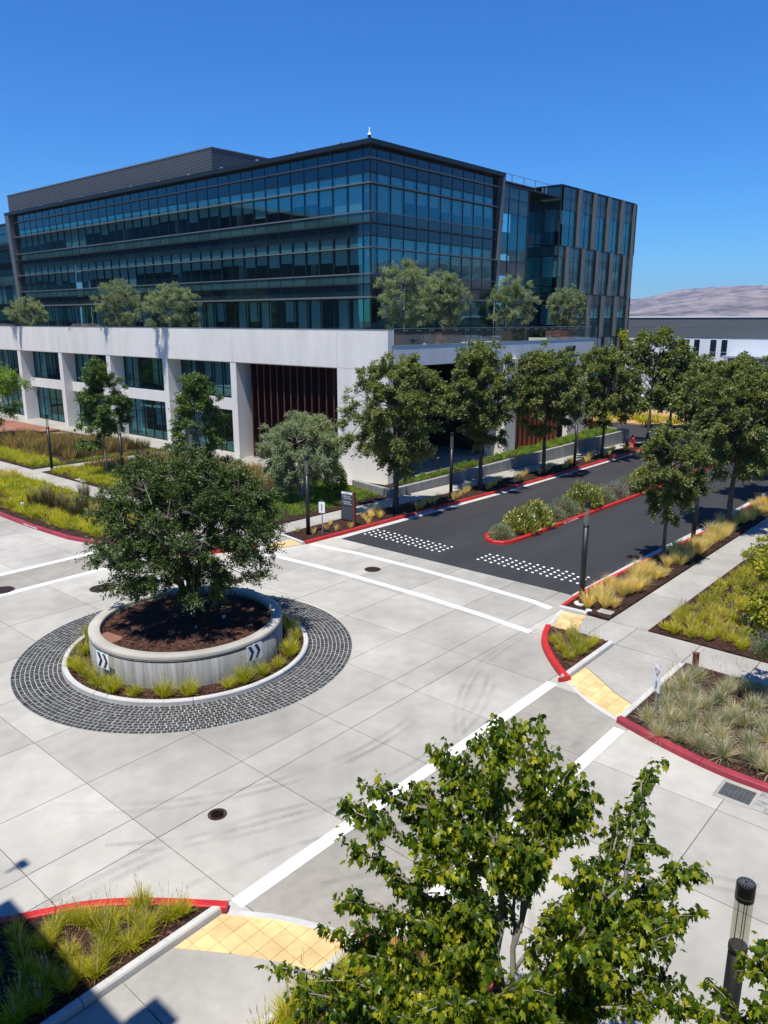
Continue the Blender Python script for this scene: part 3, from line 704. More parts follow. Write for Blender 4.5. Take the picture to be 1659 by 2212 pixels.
# retaining wall with planted terrace
rw = thing('retaining_wall', 'low board marked concrete wall beside the street sidewalk', 'retaining wall')
fr = [(33.5, 31.9), (32.66, 28.1), (36.5, 27.85), (41, 27.6), (46, 27.35), (52, 27.05), (61.8, 26.55)]
tops = [.42, .48, .55, .66, .78, .9, 1.08]
bk = [(33.78, 31.85), (33.0, 28.4), (36.5, 28.13), (41, 27.88), (46, 27.63), (52, 27.33), (61.55, 26.85)]
for i in range(len(fr)-1):
    a, b_, c_, d_ = fr[i], fr[i+1], bk[i+1], bk[i]; z0_, z1_ = tops[i], tops[i+1]; e = .008
    MB().poly([(*a, -.05), (*b_, -.05), (*c_, -.05), (*d_, -.05), (*a, z0_), (*b_, z1_), (*c_, z1_), (*d_, z0_)],
              [(3, 2, 1, 0), (4, 5, 6, 7), (0, 1, 5, 4), (1, 2, 6, 5), (2, 3, 7, 6), (3, 0, 4, 7)] if i else [(0, 1, 2, 3), (7, 6, 5, 4), (4, 5, 1, 0), (5, 6, 2, 1), (6, 7, 3, 2), (7, 4, 0, 3)]).build('wall_panel', 'board_concrete', rw)
MB().poly([(61.8, 26.55, -.05), (62.1, 26.85, -.05), (62.1, 29.6, -.05), (61.8, 29.6, -.05), (61.8, 26.55, 1.08), (62.1, 26.85, 1.08), (62.1, 29.6, 1.08), (61.8, 29.6, 1.08)],
          [(4, 5, 6, 7), (0, 1, 5, 4), (1, 2, 6, 5), (2, 3, 7, 6), (3, 0, 4, 7)]).build('wall_panel', 'board_concrete', rw)
tb = struct(MB().poly([(33.78, 31.8, .3), (33.0, 28.42, .36), (61.8, 26.9, .95), (61.8, 29.55, .95), (34.0, 29.6, .36), (33.9, 31.8, .3)],
          [(0, 1, 4, 5), (1, 2, 3, 4)]).build('mulch_bed', 'mulch'))

# ================================================================== PAVER RING AND ROUND PLANTER
CX, CY = 12.68, 19.18
ring = thing('paver_ring', 'ring of dark cobbles in pale grout round the planter', 'cobble ring', (CX, CY, 0))
MB().lathe([(3.68, -.01), (3.68, .005), (5.11, .005), (5.11, -.01)], 96).build('grout_bed', 'grout', ring)
rows = 11; cob = []
for r_ in range(rows):
    r0 = 3.725+r_*.1255; r1 = r0+.108; nn = int(2*math.pi*(r0+r1)/2/.138)
    for j in range(nn):
        a = 2*math.pi*(j+.5*(r_ % 2)+rnd.uniform(-.06, .06))/nn; cob.append((r0, r1, a, 2*math.pi/nn*.435))
def cobv(r0, r1, a, da, top=.0105):
    out = []; j = lambda: rnd.uniform(-.003, .003)
    for z, s in ((.0, 1.0), (top+rnd.uniform(-.002, .002), .95)):
        rm = (r0+r1)/2; hr = (r1-r0)/2*s
        for (u, v) in ((-1, -1), (1, -1), (1, 1), (-1, 1)):
            rr = rm+u*hr+j(); aa = a+v*da*s+j()/4; out.append((rr*math.cos(aa), rr*math.sin(aa), z))
    return out
CF = [(4, 5, 6, 7), (0, 1, 5, 4), (1, 2, 6, 5), (2, 3, 7, 6), (3, 0, 4, 7)]
cob.sort(key=lambda c: math.hypot(CX+c[1]*math.cos(c[2]), CY+c[1]*math.sin(c[2])))
for c in cob[:300]: MB().poly(cobv(*c), CF).build('cobble', 'cobble', ring)
mb = MB()
for c in cob[300:]: mb.poly(cobv(*c), CF)
mb.build('cobbles', 'cobble_rest', ring)['kind'] = 'stuff'
ik = thing('ring_kerb', 'round flush concrete kerb inside the cobble ring', 'kerb', (CX, CY, 0))
for k in range(8):
    a0 = k*math.pi/4+.2; mb = MB().lathe([(3.56, 0), (3.56, .13), (3.58, .15), (3.69, .15), (3.715, .12), (3.715, 0)], 14, a0=a0+.002, a1=a0+math.pi/4-.002)
    mb.build('kerb_stone', 'kerb_concrete', ik)
rb = MB().lathe([(2.9, .0), (2.9, .10), (3.565, .10), (3.565, 0)], 72).build('mulch_ring', 'mulch', None, loc=(CX, CY, 0)); struct(rb)
th_ = rng.uniform(0, 2*np.pi, 60)
ringpoly = [(3.55*math.cos(a*math.pi/24), 3.55*math.sin(a*math.pi/24)) for a in range(49)]+[(2.93*math.cos(a*math.pi/24), 2.93*math.sin(a*math.pi/24)) for a in range(48, -1, -1)]
chips(ringpoly, 4500, .10, rb)
pl = thing('round_planter', 'big round board marked concrete planter holding the dark tree', 'planter', (CX, CY, 0))
MB().lathe([(2.9, .02), (2.9, .86), (2.888, .868), (2.888, .90), (2.9, .908), (2.9, .925), (2.888, .93), (2.888, .945), (2.9, .95), (2.905, 1.03), (2.88, 1.06), (2.60, 1.06), (2.575, 1.03), (2.575, .5)], 96).build('wall', 'board_concrete', pl, True)
MB().lathe([(2.907, .95), (2.91, 1.04), (2.885, 1.066), (2.595, 1.066), (2.57, 1.04), (2.57, .97)], 96).build('coping', 'road_concrete', pl, True)
MB().lathe([(2.892, .872), (2.892, .90)], 96).build('reveal_strip', 'sign_black', pl); MB().lathe([(2.892, .93), (2.892, .943)], 96).build('reveal_strip', 'sign_black', pl)
soil = MB().lathe([(2.60, .84), (1.6, .9), (.6, .95), (.001, .97)], 48).build('soil', 'mulch', pl, True)
chips([(2.55*math.cos(a*.2618), 2.55*math.sin(a*.2618)) for a in range(24)], 12000, .885, pl, .06)
t_ = thing('paver_slab', 'brown rectangular slab lying on mulch inside the planter rim', 'paver', (10.42, 19.88, .87), R(8)); MB().box(-.24, .24, -.4, .4, 0, .05).build('slab_block', 'brown_box', t_)
for i, (x, y, lb) in enumerate([(13.58, 18.56, 'small white tag on the shaded planter mulch'), (12.5, 18.5, 'small white tag on planter mulch nearer the rim')]):
    t_ = thing('plant_tag', lb, 'plant tag', (x, y, .92), R(40*i)); MB().box(-.05, .05, -.004, .004, 0, .10).build('tag_card', 'sign_white', t_); MB().box(-.006, .006, -.012, -.004, -.05, .06).build('stake', 'galv', t_)
t_ = thing('marker_post', 'short rust red post standing in the shaded planter mulch', 'post', (14.35, 20.0, .9)); MB().box(-.06, .06, -.06, .06, 0, .36).build('post_body', 'corten', t_); MB().box(-.066, .066, -.066, .066, .36, .375).build('cap', 'corten', t_)

def chevron(ang, label):
    a = R(ang); x, y = CX+3.06*math.cos(a), CY+3.06*math.sin(a)
    t_ = thing('chevron_sign', label, 'traffic sign', (x, y, .08), a+math.pi/2)     # local -y faces outward, x runs along the wall
    MB().tube([(0, .02, 0), (0, .02, .98)], .022, 8).build('post', 'galv', t_)
    MB().box(-.28, .28, -.012, -.002, .46, .93).build('panel', 'sign_white', t_)
    for k in range(2):
        o = -.235+k*.24; w_ = .11; z0, z1, zm = .48, .91, .695; tipx = .115
        MB().poly([(o, -.014, z0), (o+w_, -.014, z0), (o+w_+tipx, -.014, zm), (o+w_, -.014, z1), (o, -.014, z1), (o+tipx, -.014, zm),
                   (o, -.0125, z0), (o+w_, -.0125, z0), (o+w_+tipx, -.0125, zm), (o+w_, -.0125, z1), (o, -.0125, z1), (o+tipx, -.0125, zm)],
                  [(0, 1, 2, 5), (5, 2, 3, 4), (0, 6, 7, 1), (1, 7, 8, 2), (2, 8, 9, 3)]).build('chevron', 'sign_black', t_)
chevron(186, 'white sign with two black chevrons on the left of the planter')
chevron(272, 'white double chevron sign on the planter side near the green tufts')
chevron(14, 'sign board seen edge on beyond the far planter rim'); chevron(100, 'grey sign back behind the far left planter rim')

# ================================================================== OFFICE BUILDING
ob = thing('office_building', 'dark glass office block on a white two storey base, numbered 1167', 'office building', (35.2, 30.44, 0))
OX, OY = 35.2, 30.44
def B(name, mat, x0, x1, y0, y1, z0, z1, parent=None):      # world box as part
    return MB().box(x0-OX, x1-OX, y0-OY, y1-OY, z0, z1).build(name, mat, parent or ob)
def inst(name, me, x, y, z, rz=0, parent=None): return link(name, me, parent or ob, (x-OX, y-OY, z), rz)
# --- white base, left (west) front
PY = [45.05+8.72*k for k in range(6)]
joints = [30.44, 34.75]+[y+.33 for y in PY]+[97]
for a, b_ in zip(joints[:-1], joints[1:]):
    B('parapet_panel', 'white_stucco', 35.2, 35.62, a+.008, b_-.008, 7.08, 9.45)
    B('parapet_cap', 'galv', 35.18, 35.64, a+.004, b_-.004, 9.451, 9.475)
B('corner_wall', 'white_stucco', 35.205, 35.7, 30.445, 34.74, 4.01, 7.07); B('corner_wall', 'white_stucco', 35.2, 35.7, 30.44, 34.75, 0.03, 3.995)
B('parapet_return', 'white_stucco', 35.625, 35.74, 30.44, 30.86, 8.52, 9.45)
for y in PY:
    B('pier', 'white_stucco', 35.22, 36.6, y, y+.66, .03, 7.075)
B('soffit', 'white_stucco', 35.6, 36.6, 34.76, 97, 7.0, 7.07)
for k, y in enumerate(PY[:-1]):
    y0, y1 = y+.665, PY[k+1]-.005
    B('spandrel_beam', 'white_stucco', 36.02, 36.7, y0, y1, 3.42, 4.30)
    n_ = 6; wv = (y1-y0)/n_
    for z0, z1, zm in ((4.305, 6.995, 5.0), (.06, 3.41, 2.3)):
        fm = MB()
        for i in range(n_+1):
            yy = y0+i*wv; fm.box(36.5-OX, 36.6-OX, max(y0, yy-.035)-OY, min(y1, yy+.035)-OY, z0, z1)
        fr_ = fm.build('window_frame', 'dark_frame', ob)
        B('window_frame', 'dark_frame', 36.515, 36.585, y0+.04, y1-.04, zm-.03, zm+.03)
        B('window_frame', 'dark_frame', 36.51, 36.59, y0+.04, y1-.04, z0, z0+.07)
        for i in range(n_):
            for za, zb in ((z0+.07, zm-.03), (zm+.03, z1)):
                B('base_window_pane', 'glass', 36.545, 36.56, y0+i*wv+.04, y0+(i+1)*wv-.04, za, zb)
            if rnd.random() < .55: B('curtain', 'blind', 36.8, 36.82, y0+i*wv+.12, y0+(i+1)*wv-.1, z0+(.4 if rnd.random() < .5 else 1.2), z1-.02)
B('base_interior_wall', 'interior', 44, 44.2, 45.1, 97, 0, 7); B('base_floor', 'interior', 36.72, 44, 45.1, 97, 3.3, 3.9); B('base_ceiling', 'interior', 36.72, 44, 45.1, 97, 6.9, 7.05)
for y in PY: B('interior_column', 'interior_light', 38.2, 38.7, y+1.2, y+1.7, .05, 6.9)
# --- dark red blades in the corner bay
for i in range(13):
    yy = 35.72+.703*i
    MB().poly([(0, -.05, .15), (.75, -.05, .15), (.75, -.05, 6.98), (.02, -.05, 6.98), (0, .05, .15), (.75, .05, .15), (.75, .05, 6.98), (.02, .05, 6.98)],
              [(0, 1, 2, 3), (7, 6, 5, 4), (0, 3, 7, 4), (1, 5, 6, 2), (3, 2, 6, 7)]).build('louver_blade', 'louver_red', ob, loc=(35.85-OX, yy-OY, 0), rz=R(14))
for i in range(8):
    B('lobby_pane', 'glass', 38.2, 38.22, 34.9+1.26*i, 34.9+1.26*(i+1)-.08, .1, 6.9)
    B('lobby_mullion', 'dark_frame', 38.15, 38.27, 34.9+1.26*i-.08, 34.9+1.26*i, .06, 6.95)
B('lobby_wall', 'dark_wall', 43, 43.2, 34.8, 45, 0, 7)
for i in range(6): B('ceiling_lamp', 'sign_white', 38.8+.0, 38.9, 35.6+.4*i, 35.9+.4*i, 6.4-.35*(i % 3), 6.45-.35*(i % 3))
# --- white base, right (south) front
for a, b_ in ((35.75, 40.7), (40.7, 48.75), (48.75, 55), (55, 62.2)):
    B('fascia_panel', 'white_stucco', a+.006, b_-.006, 30.44, 30.86, 7.25, 8.5)
B('fascia_cap', 'galv', 35.76, 62.22, 30.42, 30.88, 8.501, 8.52)
B('corner_wall', 'white_stucco', 35.705, 35.72, 30.5, 30.9, .03, 7.2)
B('soffit', 'dark_wall', 35.75, 62.1, 30.87, 37.0, 7.15, 7.24)
B('pier', 'white_stucco', 48.05, 49.6, 30.2, 31.9, .03, 7.3)
B('end_wall', 'white_stucco', 58.3, 62.2, 30.45, 30.9, .03, 7.1); B('end_wall', 'white_stucco', 61.8, 62.2, 30.91, 38, .03, 7.24); B('end_wall', 'white_stucco', 61.8, 62.2, 30.87, 38, 7.25, 8.5)
B('parapet_panel', 'white_stucco', 61.8, 62.2, 38.01, 45, .03, 8.5)
for i in range(12): B('orange_slat', 'louver_orange', 49.75+.71*i, 49.75+.71*i+.42, 31.25, 31.37, .12, 7.1)
B('slat_backing', 'dark_wall', 49.65, 58.25, 31.9, 31.95, .05, 7.12)
for i in range(9):
    B('entry_pane', 'glass', 36.6+1.26*i, 36.6+1.26*(i+1)-.08, 37.0, 37.02, .06, 7.1); B('entry_mullion', 'dark_frame', 36.6+1.26*i-.08, 36.6+1.26*i, 36.95, 37.07, .05, 7.12)
B('lobby_wall', 'dark_wall', 36.5, 49.5, 42, 42.2, 0, 7); B('lobby_wall', 'dark_wall', 49.45, 49.6, 31.95, 42, 0, 7.1)
B('terrace_floor', 'walk_concrete', 35.63, 62.1, 30.87, 97, 7.3, 8.35)
nm = text('1167', .86, ob, (57.1-OX+.6, -.16, 7.42), (R(90), 0, 0), 'sign_black', .09, space=.92); nm.name = 'house_number'
# --- glass tower
TX, TY = 40.2, 36.33; BW = 1.42
rows_ = [(20.42, 21.08, 's'), (19.55, 20.30, 's'), (18.90, 19.48, 'w'), (17.14, 18.78, 'v'), (16.44, 17.05, 't'), (15.60, 16.32, 's'), (14.86, 15.52, 'w'), (13.16, 14.74, 'v'), (12.49, 13.06, 't'), (11.66, 12.38, 's')]
left_y = [TY, TY+.67]+[TY+.67+BW*i for i in range(1, 37)]
right_x = [TX, TX+.66]+[TX+.66+1.41*i for i in range(1, 11)]
MESH = {}; BLH = [.62, .62, .8, .62, 1.0, .62, .8, .5, 1.6]
def panel(w_, h_, mat):
    k = (round(w_, 2), round(h_, 2), mat)
    if k not in MESH: MESH[k] = MB().box(0, w_, -.008, .008, 0, h_).mesh('panel', mat)
    return MESH[k]
def facade(ax, edges, rows, glassname='window_pane', spn='spandrel_panel', far=0, bl=True, inward=1):
    """ax 'Y': the front lies on x=TX and runs along y; ax 'X': on y=TY along x"""
    for i in range(len(edges)-1):
        a, b_ = edges[i]+.03, edges[i+1]-.03; w_ = b_-a
        for z0, z1, kind in rows:
            mt = {'s': 'spandrel_dark', 't': 'spandrel_teal'}.get(kind, 'glass'); me = panel(w_, z1-z0, mt)
            nm_ = spn if kind in 'st' else glassname
            if ax == 'Y': inst(nm_, me, TX, a, z0, math.pi/2)
            else: inst(nm_, me, a, TY, z0)
            if bl and kind in 'wv' and w_ > .8:
                h = (z1-z0) if kind == 'w' else BLH[(i//3*7+int(z0)) % 9]+(.25 if rnd.random() < .12 else 0)
                if h:
                    h = min(h, z1-z0); bm = panel(w_-.22, h, 'blind')
                    if ax == 'Y': inst('roller_blind', bm, TX+.09, a+.16, z1-h, math.pi/2)
                    else: inst('roller_blind', bm, a+.05, TY+.09, z1-h)
facade('Y', left_y, rows_); facade('X', right_x, rows_)
facade('Y', left_y, [(8.42, 11.45, 'g')], 'terrace_pane'); facade('X', right_x, [(8.42, 11.45, 'g')], 'terrace_pane')
for i, y in enumerate(left_y[1:]):
    B('mullion', 'dark_frame', TX-.035, TX+.05, y-.03, y+.03, 8.4, 21.1)
    if i % 1 == 0 and i > 0 and i % 4 != 3: B('terrace_curtain', 'blind', TX+.3, TX+.32, y-1.25, y-.15, 8.9 if i % 3 else 9.9, 11.4)
for i, x in enumerate(right_x[1:]): B('mullion', 'dark_frame', x-.03, x+.03, TY-.035, TY+.05, 8.4, 21.1)
B('corner_mullion', 'dark_frame', TX-.06, TX+.04, TY-.06, TY+.04, 8.4, 21.1)
LX1 = 55.0; LY1 = 88.5
for z, d, h, mt, nm_ in ((20.36, .22, .09, 'fin_grey', 'sunshade'), (19.515, .06, .06, 'dark_frame', 'transom'), (18.84, .3, .07, 'fin_grey', 'sunshade'), (17.095, .07, .08, 'fin_grey', 'transom'), (16.38, .16, .09, 'dark_frame', 'transom'),
                    (15.56, .06, .06, 'dark_frame', 'transom'), (14.80, .26, .07, 'fin_grey', 'sunshade'), (13.11, .07, .08, 'fin_grey', 'transom'), (12.435, .16, .09, 'dark_frame', 'transom'), (11.56, .4, .13, 'fin_grey', 'sunshade')):
    B(nm_, mt, TX-d, TX+.06, TY-d, 89.2, z-h/2, z+h/2); B(nm_, mt, TX+.061, 55.5, TY-d, TY+.06, z-h/2, z+h/2)
B('roof_edge', 'dark_frame', TX-.55, 55.75, TY-.55, 90.1, 21.12, 21.42); B('roof_deck', 'interior', TX+.3, 62, TY+.3, 90, 21.0, 21.11)
for i in range(12): B('roof_clip', 'galv', TX-.5, TX-.35, 38.5+4.3*i, 38.7+4.3*i, 21.42, 21.55)
# tilted end blades
def wedge(pts, name, mat): # pts: 4 corners bottom/top, thickness
    MB().poly(pts, [(0, 1, 2, 3), (7, 6, 5, 4), (0, 4, 5, 1), (1, 5, 6, 2), (2, 6, 7, 3), (3, 7, 4, 0)]).build(name, mat, ob)
q = lambda x, y, z: (x-OX, y-OY, z)
wedge([q(55.45, TY-.12, 11.5), q(55.45, TY+.6, 11.5), q(55.45, TY+.6, 21.12), q(55.45, TY-.55, 21.12), q(55.75, TY-.12, 11.5), q(55.75, TY+.6, 11.5), q(55.75, TY+.6, 21.12), q(55.75, TY-.55, 21.12)], 'end_blade', 'fin_grey')
wedge([q(TX-.1, 89.2, 11.5), q(TX+.6, 89.2, 11.5), q(TX+.6, 89.2, 21.12), q(TX-.55, 89.2, 21.12), q(TX-.1, 90.05, 11.5), q(TX+.6, 90.05, 11.5), q(TX+.6, 90.05, 21.12), q(TX-.55, 90.05, 21.12)][::1], 'end_blade', 'fin_grey')
B('end_reveal', 'dark_frame', 54.97, 55.44, TY+.1, TY+.14, 11.6, 21.1)
B('end_reveal', 'dark_frame', TX+.1, TX+.14, 88.3, 89.2, 8.4, 21.1)
# interiors: floors, ceilings, cores, columns, lamps
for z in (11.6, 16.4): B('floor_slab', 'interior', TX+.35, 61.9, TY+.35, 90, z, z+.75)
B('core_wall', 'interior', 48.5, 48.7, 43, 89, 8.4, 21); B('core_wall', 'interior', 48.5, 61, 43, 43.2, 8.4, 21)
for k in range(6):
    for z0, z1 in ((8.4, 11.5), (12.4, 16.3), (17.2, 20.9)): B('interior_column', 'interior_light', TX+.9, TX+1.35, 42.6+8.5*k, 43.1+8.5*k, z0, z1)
for z0, z1 in ((12.4, 16.3), (17.2, 20.9)):
    B('interior_column', 'interior_light', 53.0, 53.4, TY+.7, TY+1.1, z0, z1); B('interior_column', 'interior_light', TX+.25, TX+.7, TY+.3, TY+.75, z0, z1)
# rooftop screen, horizontally ribbed
sx, sy0, sy1 = 41.0, 54.3, 91.8
for nm_, boxf in (('rooftop_screen', 0),):
    mb = MB(); nz_ = 16
    for i in range(nz_):
        z0 = 21.3+i*.135
        mb.box(sx-OX-.03-.0, sx-OX+.05, sy0-OY-.03, sy1-OY, z0, z0+.075); mb.box(sx-OX+.051, 60-OX, sy0-OY-.03, sy0-OY+.05, z0, z0+.075)
    o = mb.build('screen_ribs', 'screen_grey', ob); o['kind'] = 'stuff'
B('rooftop_screen', 'dark_frame', sx+.03, sx+.2, sy0+.06, sy1, 21.2, 23.44); B('rooftop_screen', 'dark_frame', sx+.21, 60, sy0+.06, sy0+.2, 21.2, 23.44)
B('screen_cap', 'screen_grey', sx-.06, sx+.22, sy0-.06, sy1+.05, 23.45, 23.56); B('screen_cap', 'screen_grey', sx+.221, 60, sy0-.06, sy0+.22, 23.45, 23.56)
# middle link and finned block
for i in range(3):
    a = 55.8+1.5*i
    for z0, z1 in ((19.75, 20.6), (18.6, 19.68), (14.85, 18.53), (13.7, 14.78), (8.4, 13.63)):
        inst('curtain_panel', panel(1.44, z1-z0, 'glass' if z1-z0 > 2 else 'spandrel_teal'), a, TY+.05, z0)
    B('mullion', 'dark_frame', a-.05, a-.005, TY+.0, TY+.12, 8.4, 20.62)
for z in (20.62, 19.68, 18.53, 14.78, 13.63): B('transom', 'dark_frame', 55.8, 60.3, TY+.02, TY+.1, z+.005, z+.06)
B('link_roof', 'dark_frame', 55.76, 65.7, TY+.0, 45, 20.69, 20.8)
B('link_side', 'spandrel_dark', 60.3, 60.32, TY+.05, 38.1, 8.4, 20.68); B('link_corner', 'dark_frame', 60.25, 60.36, TY, TY+.06, 8.4, 20.68)
for i in range(4):
    for z0, z1 in ((19.6, 20.6), (16.8, 19.5), (13.2, 16.7), (12.0, 13.1), (8.4, 11.9)):
        inst('recess_panel', panel(1.3, z1-z0, 'glass' if (z1-z0 > 2 and i == 2) else 'spandrel_dark'), 60.4+1.35*i, 38.1, z0)
B('link_core', 'interior', 56, 65.5, 42.9, 43.1, 8.4, 20.6)
for z in (11.9, 16.2): B('floor_slab', 'interior', 55.9, 65.5, 38.3, 42.8, z, z+.5)
for i in range(3): B('ceiling_lamp', 'sign_white', 57.0+1.1*i, 57.9+1.1*i, 38.6, 38.68, 18.35, 18.42)
for i in range(5): B('roof_rail_post', 'galv', 56.6+1.9*i, 56.66+1.9*i, TY+.6, TY+.66, 20.8, 21.75)
B('roof_rail', 'galv', 56, 65.2, TY+.61, TY+.65, 21.75, 21.79)
FX0, FX1 = 65.8, 81.5; FZ = [(16.7, 21.75, 0.0), (12.5, 16.62, 1.25), (8.4, 12.42, .0), (0.1, 8.32, 1.25)]
B('block_core', 'interior', 68.5, 81, 42.3, 42.5, 0, 21); B('block_roof', 'dark_frame', FX0-.05, FX1+.1, TY-.1, 50, 21.77, 21.87); B('block_side', 'fin_grey', FX1-.1, FX1+.05, TY+.02, 50, .05, 21.76)
B('corner_mullion', 'dark_frame', FX0-.05, FX0+.05, TY-.05, TY+.05, .05, 21.76)
B('corner_mullion', 'fin_grey', FX0-.04, FX0+.06, 38.15, 38.3, 8.4, 21.76)
for (z0, z1, off) in FZ:
    B('tier_band', 'dark_frame', FX0+.06, FX1-.12, TY-.04, TY+.05, z1+.005, z1+.07)
    if z0 > 1: B('floor_slab', 'interior', FX0+.2, FX1-.2, TY+.4, 42, z0-.6, z0-.05)
    top = z1; cuts = [(z1-.95, z1-.04), (z1-1.9, z1-1.0), (z0, z1-1.95)] if off == 0 and z0 > 16 else [(z1-.92, z1-.03), (z0, z1-.97)]
    fx = 69.0-3.05+off+(.0 if off else 0); f0 = FX0+.06
    while f0 < FX1-.3:
        f1 = min(fx, FX1-.15) if fx > FX0 else f0
        if f1-f0 > .5:
            nn = 2 if f1-f0 > 1.6 else 1; ww = (f1-f0-.08)/nn
            for k in range(nn):
                for (c0, c1) in cuts:
                    inst('block_pane', panel(ww-.05, c1-c0, 'glass' if c1-c0 > 1.2 else 'spandrel_teal'), f0+.04+ww*k, TY, c0)
                if z0 > 1: B('block_curtain', 'blind', f0+.1+ww*k, f0+ww*(k+1)-.12, TY+.3, TY+.32, z0+(z1-z0)*(.05 if rnd.random() < .15 else .38), cuts[-1][1]-.02)
                if k: B('mullion', 'dark_frame', f0+.0+ww*k, f0+.05+ww*k, TY-.03, TY+.05, z0, z1)
            for c0, c1 in cuts[:-1]: B('transom', 'dark_frame', f0+.03, f1-.04, TY-.03, TY+.04, c0-.05, c0-.005)
        if FX0+.4 < fx < FX1-.3:
            B('vertical_fin', 'fin_grey', fx, fx+.3, TY-.32, TY+.06, z0-.02, z1); B('fin_reveal', 'dark_frame', fx-.22, fx-.005, TY-.02, TY+.08, z0, z1)
        f0 = max(fx+.3, FX0+.06); fx += 3.05
B('vertical_fin', 'fin_grey', FX1-.35, FX1-.11, TY-.32, TY+.01, .1, 21.75)
for z0, z1, mt in ((20.85, 21.7, 'spandrel_dark'), (19.9, 20.8, 'spandrel_teal'), (16.75, 19.85, 'glass'), (15.8, 16.65, 'spandrel_teal'), (12.55, 15.75, 'glass'), (11.6, 12.45, 'spandrel_teal'), (8.42, 11.5, 'glass')):
    inst('block_side_pane', panel(1.72, z1-z0, mt), FX0, TY+.07, z0, math.pi/2)
for z0, z1 in ((17.9, 19.8), (13.9, 15.7), (9.6, 11.45)): B('block_blind', 'blind', FX0+.15, FX0+.17, TY+.15, TY+1.6, z0, z1)
# left hand wing seen beyond the tower
for i in range(20):
    for z0, z1, mt in ((20.1, 21.0, 'spandrel_dark'), (18.4, 20.0, 'spandrel_dark'), (15.3, 18.3, 'glass'), (14.2, 15.2, 'spandrel_teal'), (10.8, 14.1, 'glass'), (8.4, 10.7, 'glass')):
        inst('wing_panel', panel(1.36, z1-z0, mt), 43.0, 90.1+1.42*i, z0, math.pi/2)
    if i % 3: B('wing_curtain', 'blind', 43.3, 43.32, 90.3+1.42*i, 91.3+1.42*i, 12, 14.1)
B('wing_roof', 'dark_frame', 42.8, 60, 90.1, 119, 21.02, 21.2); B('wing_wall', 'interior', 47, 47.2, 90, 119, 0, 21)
for z in (10.72, 14.12, 18.32): B('transom', 'dark_frame', 42.93, 43.05, 90.1, 118.6, z, z+.07)

# --- rooftop cameras
def dome_cam(x, y, z, label, arm=None):
    t_ = thing('security_camera', label, 'security camera', (x, y, z))
    if arm: MB().tube([(arm, 0, .32), (-.08, 0, .32), (0, 0, .27), (0, 0, .14)], .02, 6).build('arm', 'sign_white', t_)
    else: MB().lathe([(.05, .10), (.055, .2), (.035, .34), (.045, .42), (.02, .46), (.001, .46)], 12).build('arm', 'sign_white', t_, True)
    MB().lathe([(.05, .14), (.11, .1), (.13, .0), (.12, -.02)], 16).build('housing', 'sign_white', t_, True)
    MB().lathe([(.115, -.02), (.11, -.1), (.06, -.17), (.001, -.19)], 16).build('dome', 'sign_black', t_, True)
dome_cam(TX-.4, TY-.3, 21.62, 'small white domed camera standing on the roof corner of the tower')
dome_cam(82.9, TY+.4, 21.55, 'white dome camera on a long arm at the far right roof edge', -1.8)

# --- terrace
gbx = thing('glass_balustrade', 'clear glass balustrade with round clips along the terrace edge', 'balustrade', (35.8, 30.7, 8.52))
for i in range(20):
    x = .04+1.31*i
    MB().box(x, x+1.29, 0, .012, .02, .98).build('glass_panel', 'clear_glass', gbx)
    for dx in (.12, 1.17): MB().box(x+dx-.035, x+dx+.035, -.03, .04, .84, .9).build('clip', 'galv', gbx)
for i in range(8): MB().box(3.9*i-.0+.01, 3.9*i+.04, .03, .08, 0, .98).build('post', 'fin_grey', gbx)
MB().box(0, 26.2, -.01, .03, .985, 1.01).build('top_rail', 'galv', gbx)
def pbox(x, y, w_, h_, label, mat='planter_dark'):
    t_ = thing('terrace_planter', label, 'planter', (x, y, 8.35)); MB().box(-w_/2, w_/2, -.55, .55, 0, h_).build('box', mat, t_); MB().box(-w_/2+.05, w_/2-.05, -.5, .5, h_, h_+.02).build('soil', 'mulch', t_)
pbox(39.5, 32.5, 2.0, .85, 'dark planter box under the first terrace tree by the corner'); pbox(43.7, 32.5, 2.2, .85, 'dark planter box behind the terrace bench', 'corten')
pbox(52.6, 32.5, 2.6, .85, 'dark planter box near the middle of the glass balustrade'); pbox(61.0, 32.6, 1.6, .85, 'rust brown planter box at the far end of the terrace', 'corten')
pbox(37.0, 31.9, 1.2, .9, 'brown planter box behind the glass next to the white corner', 'corten')
for x, lb in ((41.4, 'orange wooden bench behind the glass near the corner'), (57.3, 'long wooden bench behind the glass towards the far end')):
    t_ = thing('bench', lb, 'bench', (x, 31.6, 8.35)); MB().box(-.9, .9, -.22, .22, .42, .48).build('seat', 'bench_wood', t_); MB().box(-.9, .9, .2, .25, .5, .85).build('backrest', 'bench_wood', t_)
    for s in (-.8, .8): MB().box(s-.03, s+.03, -.2, .2, 0, .42).build('leg', 'bench_wood', t_)
t_ = thing('long_planter', 'low planter trough behind the white parapet', 'planter', (36.4, 66, 8.35)); MB().box(-.6, .6, -30, 30, 0, .8).build('box', 'planter_dark', t_)

